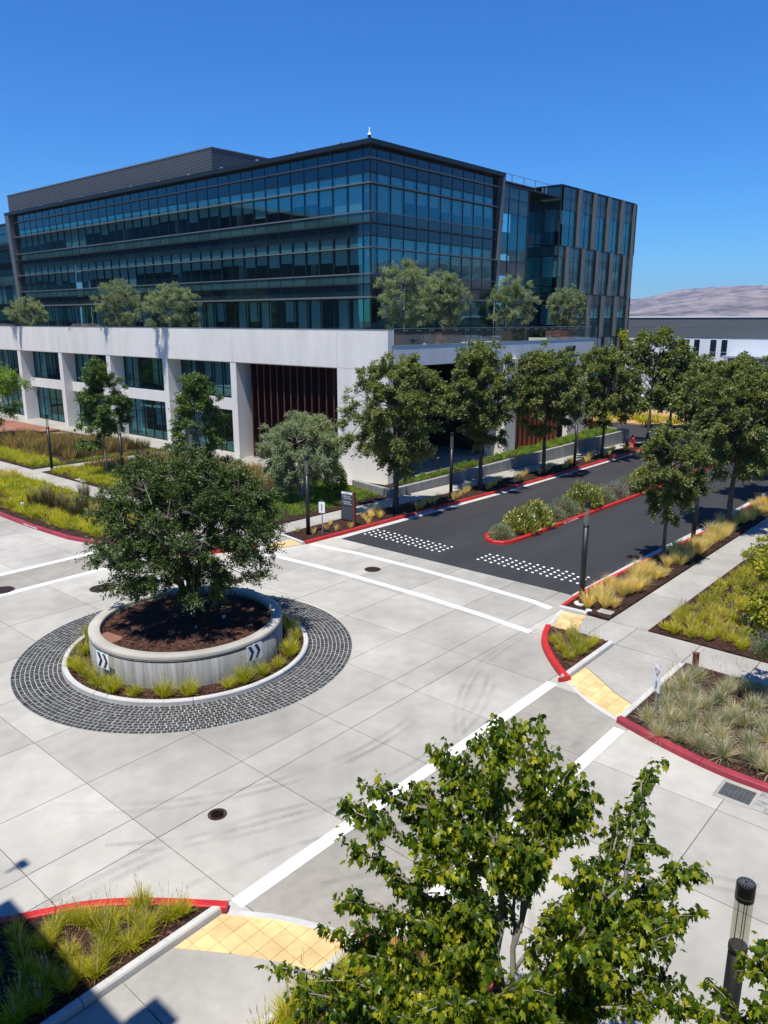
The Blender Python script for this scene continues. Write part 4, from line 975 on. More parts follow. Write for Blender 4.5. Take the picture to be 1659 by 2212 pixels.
# --- neighbouring blocks behind the viewer: they throw the lower left shade and show in the glass
hb = thing('viewpoint_building', 'office block the picture is taken from, roof slab overhead', 'building', (-2.2, 0, 0))
MB().box(-18, 0, -20, 11.0, 0, 13).build('wall', 'far_wall', hb); MB().box(-18.2, 2.05, -20, 11.45, 13.01, 13.3).build('roof', 'far_wall', hb)
for z in (1, 4.7, 8.4): MB().box(.02, .06, -19, 2-4, z, z+2.3).build('window', 'glass', hb)
t_ = thing('shadow_block', 'floodlight added unseen on the viewpoint roof edge to cast shade', 'blocker', (-.28, 7.4, 13.0)); MB().box(0, .75, -.03, .03, .1, .16).build('arm', 'dark_frame', t_); MB().box(.25, .75, -.3, .3, -.05, .14).build('head', 'dark_frame', t_)  # unseen block added to throw a dark blob beside the roof shadow
t_ = thing('shadow_block', 'second floodlight added unseen further along the viewpoint roof to cast shade', 'blocker', (.15, 12.2, 13.0)); MB().box(0, .3, -.03, .03, .1, .16).build('arm', 'dark_frame', t_); MB().box(.25, .4, -.12, .12, -.05, .12).build('head', 'dark_frame', t_)  # smaller unseen block, added for the other shadow blob
nb = thing('neighbour_building', 'long dark office block across the road, seen in reflections', 'building', (3, 100, 0))
MB().box(-30, 0, 0, 130, 0, 27).build('wall', 'far_wall', nb)
for z in (1, 5.5, 10, 14.5, 19, 23): MB().box(.02, .06, 1, 129, z, z+2.6).build('window', 'spandrel_dark', nb)
MB().box(-30, .3, -.3, 130, 27.01, 27.5).build('roof', 'white_stucco', nb)

# ================================================================== WAREHOUSE AND HILLS
wh = thing('warehouse', 'long low warehouse with a grey band and narrow dark windows', 'warehouse', (115, 0, 0))
MB().box(0, 60, -40, 110, 0, 7.58).build('wall', 'wh_white', wh); MB().box(-.06, 60, -40, 110, 7.6, 8.98).build('grey_band', 'wh_grey', wh); MB().box(-.06, 60, -40, 110, 9.0, 10.3).build('grey_band', 'wh_grey', wh)
MB().box(-.12, 60, -40, 110, 10.31, 10.4).build('roof_edge', 'black_metal', wh); MB().box(2, 58, -38, 108, 10.41, 10.62).build('roof', 'wh_white', wh)
MB().box(10, 58, -38, 33, 10.63, 10.85).build('roof', 'wh_blue', wh)
for y0, y1 in ((41.3, 42.1), (39.85, 40.65), (37.5, 38.35), (36.0, 36.8)):
    f_ = MB().box(-.03, .02, y0-.06, y1+.06, 5.0, 7.4).build('window', 'wh_white', wh); MB().box(-.05, -.031, y0, y1, 5.05, 5.6).build('pane', 'spandrel_dark', f_); MB().box(-.05, -.031, y0, y1, 5.68, 7.34).build('pane', 'spandrel_dark', f_)
MB().box(-3.5, -.07, -30, 35.6, 5.0, 5.25).build('canopy', 'wh_blue', wh); MB().box(-2.6, -.07, -30, 35.0, 0, 4.99).build('annex_wall', 'wh_blue', wh)
f_ = MB().box(-2.65, -2.6, 31.6, 34.1, 1.3, 3.6).build('window', 'wh_white', wh)
for y0 in (31.7, 32.95):
    for z0, z1 in ((1.4, 2.6), (2.7, 3.5)): MB().box(-2.68, -2.651, y0, y0+1.1, z0, z1).build('pane', 'spandrel_teal', f_)
for y, s in ((30, .5), (17, .5), (12, .7)):
    t_ = thing('roof_unit', {30: 'small white vent box on the warehouse roof, leftmost', 17: 'dark slim vent on the warehouse roof', 12: 'white roof vent at the right edge of the warehouse'}[y], 'roof vent', (121, y, 10.85)); MB().box(-.5, .5, -s, s, 0, .4).build('housing', 'wh_white', t_); MB().box(-.3, .3, -s+.2, s-.2, .4, .5).build('cap', 'wh_grey', t_)
def hills():
    na, nr = 620, 90; a = np.linspace(R(-50), R(50), na); r = np.linspace(2600, 6200, nr); A, RR = np.meshgrid(a, r, indexing='ij')
    X = RR*np.cos(A); Y = RR*np.sin(A)
    g = np.random.default_rng(5); Z = np.zeros_like(X)
    for o in range(7):
        f = .0016*1.85**o; 
        for _ in range(3):
            k = g.normal(0, 1, 2); k /= np.linalg.norm(k); ph = g.uniform(0, 6.28); Z += (1-np.abs(np.sin((X*k[0]+Y*k[1])*f+ph)))*(.55**o)
    Z = Z/Z.max(); deg = np.degrees(A)
    prof = .86*np.interp(deg, [-60, -20, 0, 6, 12, 14.5, 18, 21, 24, 30, 45, 62], [350, 400, 330, 300, 250, 222, 205, 165, 120, 70, 60, 90])
    u = (RR-2600)/(5200-2600); env = np.clip(np.sin(np.clip(u, 0, 1.2)*math.pi/2), 0, 1)**.9
    Zf = 1.3*prof*env*(.42+.62*Z)
    V = np.stack([X, Y, Zf-1], -1).reshape(-1, 3); I = np.arange(na*nr).reshape(na, nr)
    F = np.stack([I[:-1, :-1], I[:-1, 1:], I[1:, 1:], I[1:, :-1]], -1).reshape(-1, 4)[:, ::-1]
    o = link('hills', npmesh('hills', V, F, 'dry_hill', True)); o['kind'] = 'structure'
hills()
tl = thing('transmitter_mast', 'thin mast standing on the ridge of the dry hill', 'mast', (4700, 985, 255)); MB().tube([(0, 0, -40), (0, 0, 60)], [2.0, 1.0], 5).build('mast', 'galv', tl); MB().box(-4, 4, -4, 4, -42, -30).build('hut', 'wh_white', tl)

# ================================================================== STREET FURNITURE
def lamp(x, y, label, plate=False, big=False):
    t_ = thing('street_lamp', label, 'street lamp', (x, y, .05), 0, 'black cylindrical lamp posts')
    MB().tube([(0, 0, 0), (0, 0, 2.95)], .098, 20).build('post', 'black_metal', t_, True)
    MB().lathe([(.104, 2.95), (.104, 3.02), (.09, 3.02)], 24).build('collar', 'black_metal', t_, True)
    MB().lathe([(.098, 3.0), (.098, 3.66)], 28).build('lens', 'smoky_lens', t_, True)
    MB().lathe([(.001, 3.03), (.09, 3.03), (.092, 3.0)], 20).build('light_plate', 'dark_frame', t_)
    for a in (0, 2.1, 4.2): MB().tube([(.05*math.cos(a), .05*math.sin(a), 3.0), (.05*math.cos(a), .05*math.sin(a), 3.67)], .006, 5).build('rod', 'black_metal', t_)
    MB().lathe([(.103, 3.64), (.103, 3.84), (.098, 3.85), (.001, 3.85)], 28).build('cap', 'black_metal', t_)
    if big:
        for k in range(16):
            a = k*math.pi/8; MB().box(.02, .092, -.003, .003, 0, .012).build('cap_fin', 'fin_grey', t_, loc=(0, 0, 3.85), rz=a)
        MB().lathe([(.104, 3.69), (.104, 3.70)], 28).build('seam_ring', 'fin_grey', t_)
    if plate: MB().lathe([(.17, .03), (.24, .05), (.25, .10), (.19, .115), (.085, .115)], 16).build('footing', 'white_stucco', t_)
lamp(24.06, 11.62, 'black lamp post with pale footing on the corner of the golden grass strip', True)
lamp(34.66, 11.45, 'black lamp post rising between two trees of the golden grass strip'); lamp(23.98, 25.75, 'black lamp post in front of the olive tree beside the directory sign')
lamp(34.6, 25.15, 'black lamp post between the first and second street trees'); lamp(48.75, 24.75, 'black lamp post between the third and fourth street trees')
lamp(23.5, 50.5, 'leftmost black lamp post at the crossing of the garden paths'); lamp(25.1, 44.15, 'black lamp post beside the young maple in the meadow'); lamp(25.4, 36.9, 'black lamp post half hidden behind the planter tree')
lamp(8.13, 1.72, 'nearest black lamp post with clear lens beside the foreground maple', big=True)
t_ = thing('bollard_light', 'short black bollard light on the planted terrace', 'bollard', (38.9, 29.35, .5)); MB().tube([(0, 0, 0), (0, 0, .85)], .07, 12).build('post', 'black_metal', t_); MB().tube([(0, 0, .86), (0, 0, .93)], .072, 12).build('head', 'galv', t_)
t_ = thing('path_light', 'small white louvred path light in the lime grass by the maroon kerb', 'path light', (17.4, 41.3, .09)); MB().lathe([(.1, 0), (.1, .1), (.08, .12), (.1, .14), (.1, .2), (.08, .22), (.1, .24), (.1, .3), (.001, .31)], 14).build('housing', 'sign_white', t_); MB().tube([(0, 0, -.05), (0, 0, .02)], .11, 14).build('base', 'galv', t_)
# directory sign
DS = thing('directory_sign', 'rust framed directory sign with white lettering and blank lower panel', 'directory sign', (26.45, 25.45, .09), R(-90+6))
# local x across, -y faces viewer side
MB().box(-.42, .30, -.06, .06, 0, .22).build('plinth', 'corten', DS); MB().box(.30, .42, -.075, .075, 0, 1.74).build('side_post', 'corten', DS); MB().box(-.42, -.39, -.06, .06, .22, 1.72).build('edge_frame', 'black_metal', DS)
MB().box(-.385, .295, -.055, .055, .225, 1.72).build('core', 'black_metal', DS)
MB().box(-.38, .29, -.068, -.056, .30, .98).build('blank_panel', 'sign_grey', DS)
pn = MB().box(-.38, .29, -.068, -.056, 1.02, 1.585).build('text_panel', 'sign_grey', DS); hd = MB().box(-.38, .29, -.070, -.056, 1.60, 1.71).build('header_panel', 'sign_white', DS)
rx_ = (R(90), 0, 0)
text('County', .09, hd, (-.03, -.072, 1.625), rx_, 'sign_black', .001)
for k, (a, s1) in enumerate((('>', 'BLDG 1&2'), ('<', 'BLDG 3&4'))):
    z = 1.46-.27*k
    text(a, .11, pn, (-.33, -.070, z-.01), rx_, 'sign_white', .001); text(s1, .092, pn, (-.25, -.070, z), rx_, 'sign_white', .001, 'LEFT'); text('VISITOR PARKING', .062, pn, (-.25, -.070, z-.09), rx_, 'sign_white', .001, 'LEFT')
    MB().box(-.25, .28, -.0695, -.068, z-.125, z-.12).build('rule', 'galv', pn)
# sign on pole (seen from the side/back)
t_ = thing('traffic_sign', 'small white sign on a thin grey pole beside the lamp', 'traffic sign', (24.6, 25.42, .09), R(-60)); MB().tube([(0, 0, 0), (0, 0, 1.6)], .03, 8).build('pole', 'galv', t_)
MB().box(-.15, .15, -.045, -.033, 1.02, 1.55).build('plate', 'sign_white', t_); MB().box(-.02, .02, -.05, -.045, 1.1, 1.45).build('arrow', 'sign_black', t_)
t_ = thing('yield_sign', 'narrow sign with a red yield triangle on a grey pole in the blue fescue', 'traffic sign', (17.79, 6.36, .1), R(-128)); MB().tube([(0, 0, 0), (0, 0, 1.48)], .032, 8).build('pole', 'galv', t_)
pp_ = MB().box(-.15, .15, -.055, -.042, .82, 1.5).build('plate', 'sign_white', t_)
tri = lambda s, y: [(-s, y, 1.36+s*.4), (s, y, 1.36+s*.4), (0, y, 1.36-s*1.3)]
MB().poly(tri(.12, -.057), [(0, 2, 1)]).build('red_triangle', 'red_paint', pp_); MB().poly(tri(.07, -.0585), [(0, 2, 1)]).build('white_triangle', 'sign_white', pp_); MB().tube([(0, -.058, .9), (.01, -.058, 1.0), (-.01, -.058, 1.09)], .015, 5).build('walker_symbol', 'sign_black', pp_)
t_ = thing('bollard', 'square rust red post at the corner of the blue fescue bed', 'bollard', (21.14, 6.56, .1)); MB().box(-.07, .07, -.07, .07, 0, .62).build('post', 'corten', t_); MB().box(-.078, .078, -.078, .078, .62, .645).build('cap', 'corten', t_)
# utility lids
def lid(x, y, w_, d_, label, rz=0, z=.10, mat='kerb_concrete'):
    t_ = thing('utility_box', label, 'utility lid', (x, y, z), rz); MB().box(-w_/2, w_/2, -d_/2, d_/2, -.03, .02).build('rim', mat, t_); MB().box(-w_/2+.04, w_/2-.04, -d_/2+.04, d_/2-.04, .0, .028).build('lid', 'walk_concrete', t_)
lid(23.95, 10.62, .35, .5, 'pale rectangular utility lid in mulch below the golden grass'); lid(24.0, 27.45, .5, .8, 'pale utility lid set in the sidewalk near the directory sign', R(4), .03)
lid(27.3, 27.5, .9, 1.0, 'wide pale cover in the sidewalk behind the directory sign', 0, .03); lid(23.3, 46.4, .35, .6, 'white utility lid in mulch beside the garden path', 0, .07); lid(23.2, 45.7, .3, .5, 'second white utility lid nearer along the garden path', 0, .07)
lid(41.2, 25.0, .5, .4, 'pale lid in the street tree bed between lamp and third tree'); t_ = thing('valve_cap', 'small round white valve cap beside the corner lamp', 'valve cap', (23.72, 11.15, .09)); MB().lathe([(.1, 0), (.09, .03), (.001, .035)], 16).build('cap', 'white_stucco', t_); MB().lathe([(.12, 0), (.12, .015), (.1, .015)], 16).build('rim', 'kerb_concrete', t_)
# storm drain
dg = thing('storm_drain', 'steel storm drain grate in a concrete frame at the maroon kerb', 'drain grate', (16.07, 3.82, 0))
MB().box(-.42, -.28, -.40, .40, -.02, .007).build('frame', 'walk_concrete', dg); MB().box(.28, .42, -.40, .40, -.02, .007).build('frame', 'walk_concrete', dg); MB().box(-.279, .279, .32, .40, -.02, .007).build('frame', 'walk_concrete', dg); MB().box(-.279, .279, -.40, -.32, -.02, .007).build('frame', 'walk_concrete', dg)
MB().box(-.279, .279, -.319, .319, -.02, .004).build('pit', 'sign_black', dg)
for i in range(8): MB().box(-.275, .275, -.31+.085*i, -.298+.085*i, .005, .02).build('cross_bar', 'grate_steel', dg)
for i in range(30): MB().box(-.272+.0185*i, -.263+.0185*i, -.31, .305, .004, .016).build('bearing_bar', 'grate_steel', dg)
pv = thing('gutter_pavers', 'grey stone pavers in the gutter next to the storm drain', 'pavers', (16.1, 3.2, 0))
for i in range(4):
    for j in range(3): MB().box(-.4+.2*i+.005, -.2+.2*i-.005, .0-.22*j+.005, .22-.22*j-.005, -.01, .014+rnd.uniform(0, .004)).build('paver', 'board_concrete' if (i+j) % 2 else 'walk_concrete', pv)
# hydrants
for x, y, lb in ((57.4, 24.75, 'nearer of the two red fire hydrants beyond the street trees'), (58.9, 24.95, 'farther and taller of the two red fire hydrants')):
    t_ = thing('fire_hydrant', lb, 'fire hydrant', (x, y, .09)); s = 1.15 if x > 58 else 1; t_.scale = (s,)*3
    MB().lathe([(.16, 0), (.16, .06), (.11, .08), (.11, .55), (.15, .57), (.15, .62), (.12, .64), (.1, .78), (.04, .84), (.03, .9), (.001, .9)], 14).build('barrel', 'hydrant_red', t_, True)
    for a in (-1, 1): MB().tube([(0, 0, .45), (a*.2, 0, .45)], [.06, .065], 10).build('nozzle', 'hydrant_red', t_)
    MB().tube([(0, 0, .42), (0, -.22, .42)], [.08, .085], 10).build('nozzle', 'hydrant_red', t_)
# timber deck
dk = thing('timber_deck', 'reddish timber deck in front of the white piers at far left', 'deck', (33.5, 76, 0))
for i in range(36): MB().box(-4.2, -.0, -6.5+.55*i+.006, -6.5+.55*(i+1)-.006, .02, .12).build('deck_board', 'deck_wood', dk)
# parked cars glimpsed beyond the trees
def car(x, y, rz, label, mat='car_white'):
    t_ = thing('parked_car', label, 'car', (x, y, .05), rz, 'cars parked beyond the trees'); prof = [(-2.2, .35), (-2.25, .7), (-1.9, .92), (-1.2, .98), (-.6, 1.42), (.7, 1.45), (1.5, 1.0), (2.15, .85), (2.25, .5), (2.15, .32)]
    mb = MB(); n_ = len(prof); 
    for s in (-.86, .86):
        for px, pz in prof: mb.v.append((px, s*(.82 if pz > 1.2 else 1), pz))
    mb.f = [tuple(range(n_)), tuple(range(2*n_-1, n_-1, -1))]+[(i, i+n_, (i+1) % n_+n_, (i+1) % n_) for i in range(n_)]
    mb.build('body', mat, t_)
    MB().box(-.95, 1.1, -.73, .73, 1.0, 1.36).build('windows', 'spandrel_dark', t_)
    for wx in (-1.4, 1.4):
        for wy in (-.8, .8):
            MB().tube([(wx, wy-.1, .32), (wx, wy+.1, .32)], .32, 16).build('wheel', 'black_metal', t_)
car(91, 39, 1.4, 'white parked car glimpsed left of the street trees by the warehouse'); car(93, 33, 1.5, 'grey parked car between tree crowns near the warehouse', 'fin_grey'); car(92, 45, 1.5, 'pale parked car just right of the finned glass block')

# ================================================================== TREES
pt = make_tree('planter_tree', 'dark green spreading tree with several stems in the round planter', (13.0, 19.5, .93), 5.35, 1.05, 2.85, 2.6, trunk_r=.17, taper=.22, clusters=300, twigs=15, leaves=24, size=.050, leaf='leaf_dark', bark='bark',
          seed=3, lump=.24, droop=.15, stems=3, shoots=40, clump=.15, limbs=16, cz=2.85)
g5 = np.random.default_rng(8)
for k in range(17):
    dm_ = MB(); u = g5.normal(0, 1, 3); u[0] -= .7; u[1] -= .7; u[2] = abs(u[2])*.8; u /= np.linalg.norm(u); p0 = np.array([0, 0, 2.75])+u*np.array([2.5, 2.3, 2.1]); d = u+g5.normal(0, .5, 3); d /= np.linalg.norm(d)
    p1 = p0+d*.4; dm_.tube([p0-d*.3, p0, p1], [.016, .012, .006], 5)
    for _ in range(3):
        e = d+g5.normal(0, .7, 3); e /= np.linalg.norm(e); dm_.tube([p0+d*.1, p0+d*.1+e*.28], [.008, .004], 4)
    dm_.build('dead_twig', 'bark_pale', pt)
G_ST = 'street trees along the kerb beside the office building'
make_tree('street_tree', 'full green street tree nearest the white corner wall, beside the directory sign', (30.2, 25.55, .09), 8.1, 2.3, 2.45, trunk_r=.15, clusters=150, twigs=13, leaves=24, size=.085, seed=11, lump=.30, droop=.4, group=G_ST, shoots=30, clump=.16)
make_tree('street_tree', 'second street tree along the building, tallest narrow crown', (37.7, 25.25, .09), 8.6, 2.7, 2.05, trunk_r=.13, clusters=140, twigs=13, leaves=24, size=.088, seed=12, lump=.30, droop=.4, group=G_ST, taper=.18, shoots=30, clump=.16)
make_tree('street_tree', 'third street tree, in front of the orange slats', (44.5, 24.85, .09), 8.2, 2.8, 2.3, trunk_r=.13, clusters=140, twigs=13, leaves=24, size=.092, seed=13, lump=.30, droop=.4, group=G_ST, shoots=28, clump=.16)
make_tree('street_tree', 'fourth street tree, near the end of the low concrete wall', (53.1, 24.8, .09), 7.9, 2.6, 2.4, trunk_r=.12, clusters=130, twigs=13, leaves=22, size=.10, seed=14, lump=.28, droop=.3, group=G_ST, shoots=26, clump=.16)
G_SR = 'trees in the golden grass strip'
make_tree('street_tree', 'slim short tree in the golden grass, closest to the corner lamp', (30.8, 11.3, .09), 5.75, 1.95, 1.25, trunk_r=.085, clusters=110, twigs=12, leaves=24, size=.066, seed=21, lump=.38, droop=.4, group=G_SR, shoots=20, clump=.17)
make_tree('street_tree', 'broad dark tree behind the second lamp of the golden grass strip', (38.4, 11.1, .09), 7.9, 2.6, 2.3, trunk_r=.14, clusters=150, twigs=13, leaves=25, size=.085, seed=22, lump=.3, droop=.4, group=G_SR, shoots=28, clump=.16)
make_tree('street_tree', 'dark tree at the right photo edge behind the broad tree', (46.0, 11.2, .09), 7.4, 2.6, 2.6, trunk_r=.14, clusters=75, twigs=13, leaves=30, size=.12, seed=23, lump=.38, droop=.35, group=G_SR, clump=.2)
make_tree('street_tree', 'farther dark tree of the strip filling the right photo edge', (54.0, 12.6, .09), 7.2, 2.6, 2.7, trunk_r=.14, clusters=70, twigs=12, leaves=22, size=.15, seed=24, lump=.38, droop=.3, group=G_SR, clump=.2)
G_FAR = 'trees at the far end of the street'
for i, (x, y, H_, z0, r, lb) in enumerate([(61, 24.6, 9.6, 2.4, 2.5, 'tall pointed tree right of the finned block, its top against the warehouse'), (56.5, 18.6, 7.0, 2.4, 2.3, 'tree on the planted median in front of the warehouse windows'), (63.0, 18.8, 7.0, 2.2, 2.4, 'tree farther along the median, below the warehouse canopy'),
                                         (70, 24.8, 7.0, 2.2, 2.5, 'rounded tree across the far street before the white warehouse wall'), (67.5, 14.5, 6.8, 2.2, 2.6, 'dark far tree near the right photo edge'), (71.5, 26.8, 6.6, 1.2, 2.7, 'bushy low crowned tree closing the end of the street by the hydrants'), (76, 20.5, 6.4, 2.0, 2.4, 'small crowned tree under the warehouse annex window')]):
    make_tree('street_tree', lb, (x, y, .05), H_, z0, r, trunk_r=.13, clusters=60, twigs=11, leaves=20, size=.17, seed=31+i, lump=.38, droop=.3, taper=.3 if i < 3 else .1, group=G_FAR, shoots=10, clump=.2)
make_tree('street_tree', 'yellow green tree peeking out behind the finned glass block', (80, 38.0, .05), 10.2, 1.5, 2.0, trunk_r=.12, clusters=55, twigs=11, leaves=18, size=.18, leaf='leaf_yellow', seed=41, lump=.4)
make_tree('young_maple', 'young green maple with pale trunk left of the planter tree', (25.3, 46.5, .06), 7.3, 1.9, 1.5, trunk_r=.07, clusters=90, twigs=11, leaves=20, size=.095, leaf='leaf_sapling', bark='bark_pale', seed=51, lump=.5, taper=.6, shoots=12, droop=.25, clump=.2)
make_tree('young_maple', 'young green maple rising right behind the planter tree', (27.0, 38.4, .06), 6.9, 1.3, 1.45, trunk_r=.07, clusters=90, twigs=11, leaves=20, size=.09, leaf='leaf_sapling', bark='bark_pale', seed=52, lump=.5, taper=.55, shoots=12, droop=.25, clump=.2)
make_tree('feathery_tree', 'bright green feathery tree cut by the left photo edge', (27.2, 69.0, .06), 6.6, 1.2, 2.7, trunk_r=.1, clusters=60, twigs=12, leaves=24, size=.15, leaf='grass_green', seed=53, lump=.35, tmpl=SLIM)
make_tree('olive_tree', 'rounded grey green olive tree in front of the dark red blades', (28.95, 31.6, .06), 4.75, .8, 2.25, trunk_r=.13, clusters=110, twigs=15, leaves=34, size=.10, leaf='leaf_olive', bark='bark_pale', seed=61, lump=.25, tmpl=SLIM, stems=3, shoots=14, droop=.3, clump=.2)
shrub('round_shrub', 'bright green leafy shrub between the olive tree and the white wall', (32.2, 32.0, .06), .75, 1.7, 'leaf_sapling', 2600, .10, 7, RHOMB)
G_TL = 'olive trees on the terrace behind the white parapet'; G_TR = 'olive trees behind the glass balustrade'
for i, (x, y, z, H_, r, lb, gp) in enumerate([(36.3, 79.7, 9.0, 3.0, 1.65, 'smallest olive tree on the terrace at far left', G_TL), (36.3, 62.3, 9.0, 3.95, 1.85, 'olive tree on the terrace above the second white pier gap', G_TL), (36.3, 54.2, 9.0, 3.5, 1.9, 'wide olive tree on the terrace nearest the tower middle', G_TL),
                                            (39.3, 32.6, 9.1, 4.2, 1.65, 'tallest terrace olive tree, next to the white corner', G_TR), (43.6, 32.6, 9.1, 3.75, 1.55, 'olive tree touching the tallest terrace tree on its right', G_TR), (52.5, 32.6, 9.1, 3.8, 1.6, 'olive tree in front of the recessed glass link', G_TR), (61.2, 32.7, 9.1, 3.4, 1.45, 'greyest olive tree, above the number 1167', G_TR)]):
    make_tree('olive_tree', lb, (x, y, z), H_, .25, r, trunk_r=.06, clusters=70, twigs=12, leaves=24, size=.095, leaf='leaf_olive', bark='bark_pale', seed=70+i, lump=.6, tmpl=SLIM, stems=2, shoots=46, droop=.05, group=gp, taper=.15, clump=.16, spike=(.95, 1.22))
for i, (y, lb) in enumerate(((84.5, 'lavender clump beside the smallest terrace olive'), (69, 'lavender clump left of the second terrace olive'), (66.9, 'low lavender clump touching the second terrace olive'))): shrub('lavender_shrub', lb, (36.2, y, 9.1), 1.0, .55, 'lavender', 900, .13, i, SLIM, 'lavender on the terrace')
# small trees cut by the right photo edge
make_tree('ginkgo_tree', 'yellow green young tree over the meadow cut by the right photo edge', (25.6, 5.75, .06), 3.3, .7, 1.0, trunk_r=.04, clusters=26, twigs=9, leaves=20, size=.06, leaf='leaf_yellow', seed=81, lump=.6, shoots=26, clump=.2)
make_tree('ginkgo_tree', 'young tree just outside the right edge, shading the fescue bed', (20.75, 4.0, .1), 4.3, 1.5, 1.15, trunk_r=.05, clusters=44, twigs=9, leaves=20, size=.09, leaf='leaf_yellow', seed=82, lump=.45)

# ---- foreground maple
LEAF = [(0, .40, .07), (0, 0, 0), (.20, .06, -.05), (.38, .24, -.13), (.26, .40, -.06), (.40, .70, -.18), (.17, .66, -.04), (0, 1.05, -.10), (-.17, .66, -.04), (-.40, .70, -.18), (-.26, .40, -.06), (-.38, .24, -.13), (-.20, .06, -.05)]
LT = [(0, i, i % 12+1) for i in range(1, 13)]
def foreground_maple(label, base, leaders, arms, seed, per_m=108, size=.097, single=300, twig=9):
    g = np.random.default_rng(seed); root = thing('maple_tree', label, 'tree', base); b0 = np.array(base); tr = MB(); br = MB(); nodes = []; C = []; D = []
    for k, L in enumerate(leaders):
        pts = [np.array(p)-b0 for p in L]; n = len(pts); t0 = np.linspace(0, n-1, 14); pp = np.stack([np.interp(t0, range(n), [p[i] for p in pts]) for i in range(3)], 1)
        pp[1:-1, :2] += g.normal(0, .025, (12, 2)); r0 = .075 if k == 0 else .04; (tr if k == 0 else br).tube(pp, list(np.linspace(r0, .01, 14)), 9); nodes.append(pp)
        m_ = int(26*per_m/10); s = g.uniform(.62, 1, m_); i0 = np.clip((s*13).astype(int), 0, 12); f = (s*13-i0)[:, None]; C.append(pp[i0]*(1-f)+pp[i0+1]*f); D.append(g.normal(0, 1, (m_, 3)))
    nd = np.concatenate(nodes)
    def sleeve(path, dens, wide):
        seg_ = np.diff(path, axis=0); ln = np.linalg.norm(seg_, axis=1); n = max(4, int(ln.sum()*dens)); s = g.uniform(.18, 1, n)*ln.sum(); cs = np.r_[0, np.cumsum(ln)]
        i = np.clip(np.searchsorted(cs, s)-1, 0, len(ln)-1); f = ((s-cs[i])/ln[i])[:, None]; C.append(path[i]*(1-f)+path[i+1]*f+g.normal(0, wide, (n, 3)))
        d = g.normal(0, .75, (n, 3))+seg_[i]/ln[i][:, None]*.35; D.append(d)
    for tip in arms:
        t_ = np.array(tip)-b0; d2 = ((nd[:, :2]-t_[:2])**2).sum(1)+((nd[:, 2]-(t_[2]-.3-.45*np.linalg.norm(t_[:2]-nd[:, :2].mean(0))))**2)*2.5+(nd[:, 2] < 1.0)*9; s_ = nd[d2.argmin()]
        u = np.linspace(0, 1, 9)[:, None]; m1 = s_*.45+t_*.55+np.array([0, 0, .22])+g.normal(0, .08, 3); path = s_*(1-u)**2+2*m1*u*(1-u)+t_*u**2; path[1:-1] += g.normal(0, .02, (7, 3)); L = np.linalg.norm(t_-s_)
        br.tube(path, list(np.linspace(.012+.009*L, .004, 9)), 6); sleeve(path, per_m, .035)
        for j in range(max(2, int(twig*L/1.6))):
            q_ = g.uniform(.25, .93); i = int(q_*8); p = path[i]; ax = (path[-1]-path[0])/L; e = ax*.8+g.normal(0, .55, 3)+np.array([0, 0, .22]); e /= np.linalg.norm(e); ll = g.uniform(.22, .6)*(1.1-q_*.6)
            tw = np.array([p, p+e*ll*.5+np.array([0, 0, .02]), p+e*ll]); br.tube(tw, [.006, .004, .0025], 4, cap=False); sleeve(tw, per_m*.9, .03)
    C = np.concatenate(C); D = np.concatenate(D); n = len(C); D[:, 2] -= 1.9; D /= np.linalg.norm(D, axis=1, keepdims=True)
    C = C+D*np.array([1, 1, .35])*.035; S = size*g.uniform(.4, 1.25, n); out = D.copy(); out[:, 2] = .15; N = out+g.normal(0, .45, (n, 3)); N[:, 2] += .28
    cam_ = -b0+np.array([0, 0, 10.]); cd = np.linalg.norm(C-cam_, axis=1); order = np.argsort(cd-S*6); big, rest = order[:single], order[single:]
    V, F = leaf_cloud(C[rest], D[rest], N[rest], S[rest], LEAF, LT); o = link('foliage', npmesh('foliage', V, F, 'leaf_maple'), root); o['kind'] = 'stuff'
    if len(big):
        lm = npmesh('leaf', np.array(LEAF), np.array(LT), 'leaf_maple')
        for i in big:
            d = Vector(D[i]); nn = Vector(N[i]); x = d.cross(nn).normalized(); n2 = x.cross(d)
            M = Matrix((x, d, n2)).transposed().to_4x4(); M.translation = Vector(C[i]); o = link('leaf', lm, root); o.matrix_local = M @ Matrix.Scale(float(S[i]), 4)
    tr.build('trunk', 'bark_pale', root, True); br.build('branches', 'bark_pale', root, True)
TIPS = [(6.98,4.38,5.46),(7.30,3.95,5.29),(6.27,4.77,5.16),(5.40,5.09,5.06),(5.11,5.09,4.58),(4.78,4.82,4.10),(4.86,5.13,3.53),(4.13,5.17,3.52),(5.14,4.83,2.77),(8.05,2.93,4.87),(7.75,3.70,4.75),(7.92,2.13,4.03),(7.55,2.00,3.80),(6.95,2.03,3.73),(6.03,2.28,3.69),(4.06,4.71,3.34),(4.59,3.60,3.65),(7.76,2.73,4.31),(5.98,5.07,3.45),(5.77,3.94,4.78),(6.52,2.99,4.54),(5.27,3.79,3.71),
        (7.0,3.3,4.9),(6.2,3.3,4.6),(6.9,4.6,4.6),(7.7,4.2,4.0),(7.2,5.2,3.6),(5.5,3.0,3.6),(6.6,2.4,3.5),(4.9,4.1,3.0),(5.6,5.3,3.0),(7.6,3.2,3.4),(6.1,1.9,3.0),(4.6,3.3,2.8),(7.2,2.3,3.0),(5.3,2.4,2.8),(6.5,4.5,4.9),(7.35,3.4,4.6)]
g6 = np.random.default_rng(77)
for p in list(TIPS):
    q_ = np.array(p)+g6.normal(0, .28, 3); q_[:2] = np.array([6.6, 3.7])+(q_[:2]-np.array([6.6, 3.7]))*g6.uniform(.45, .95); q_[2] = min(q_[2], p[2]-g6.uniform(.15, .7)); TIPS.append(tuple(q_))
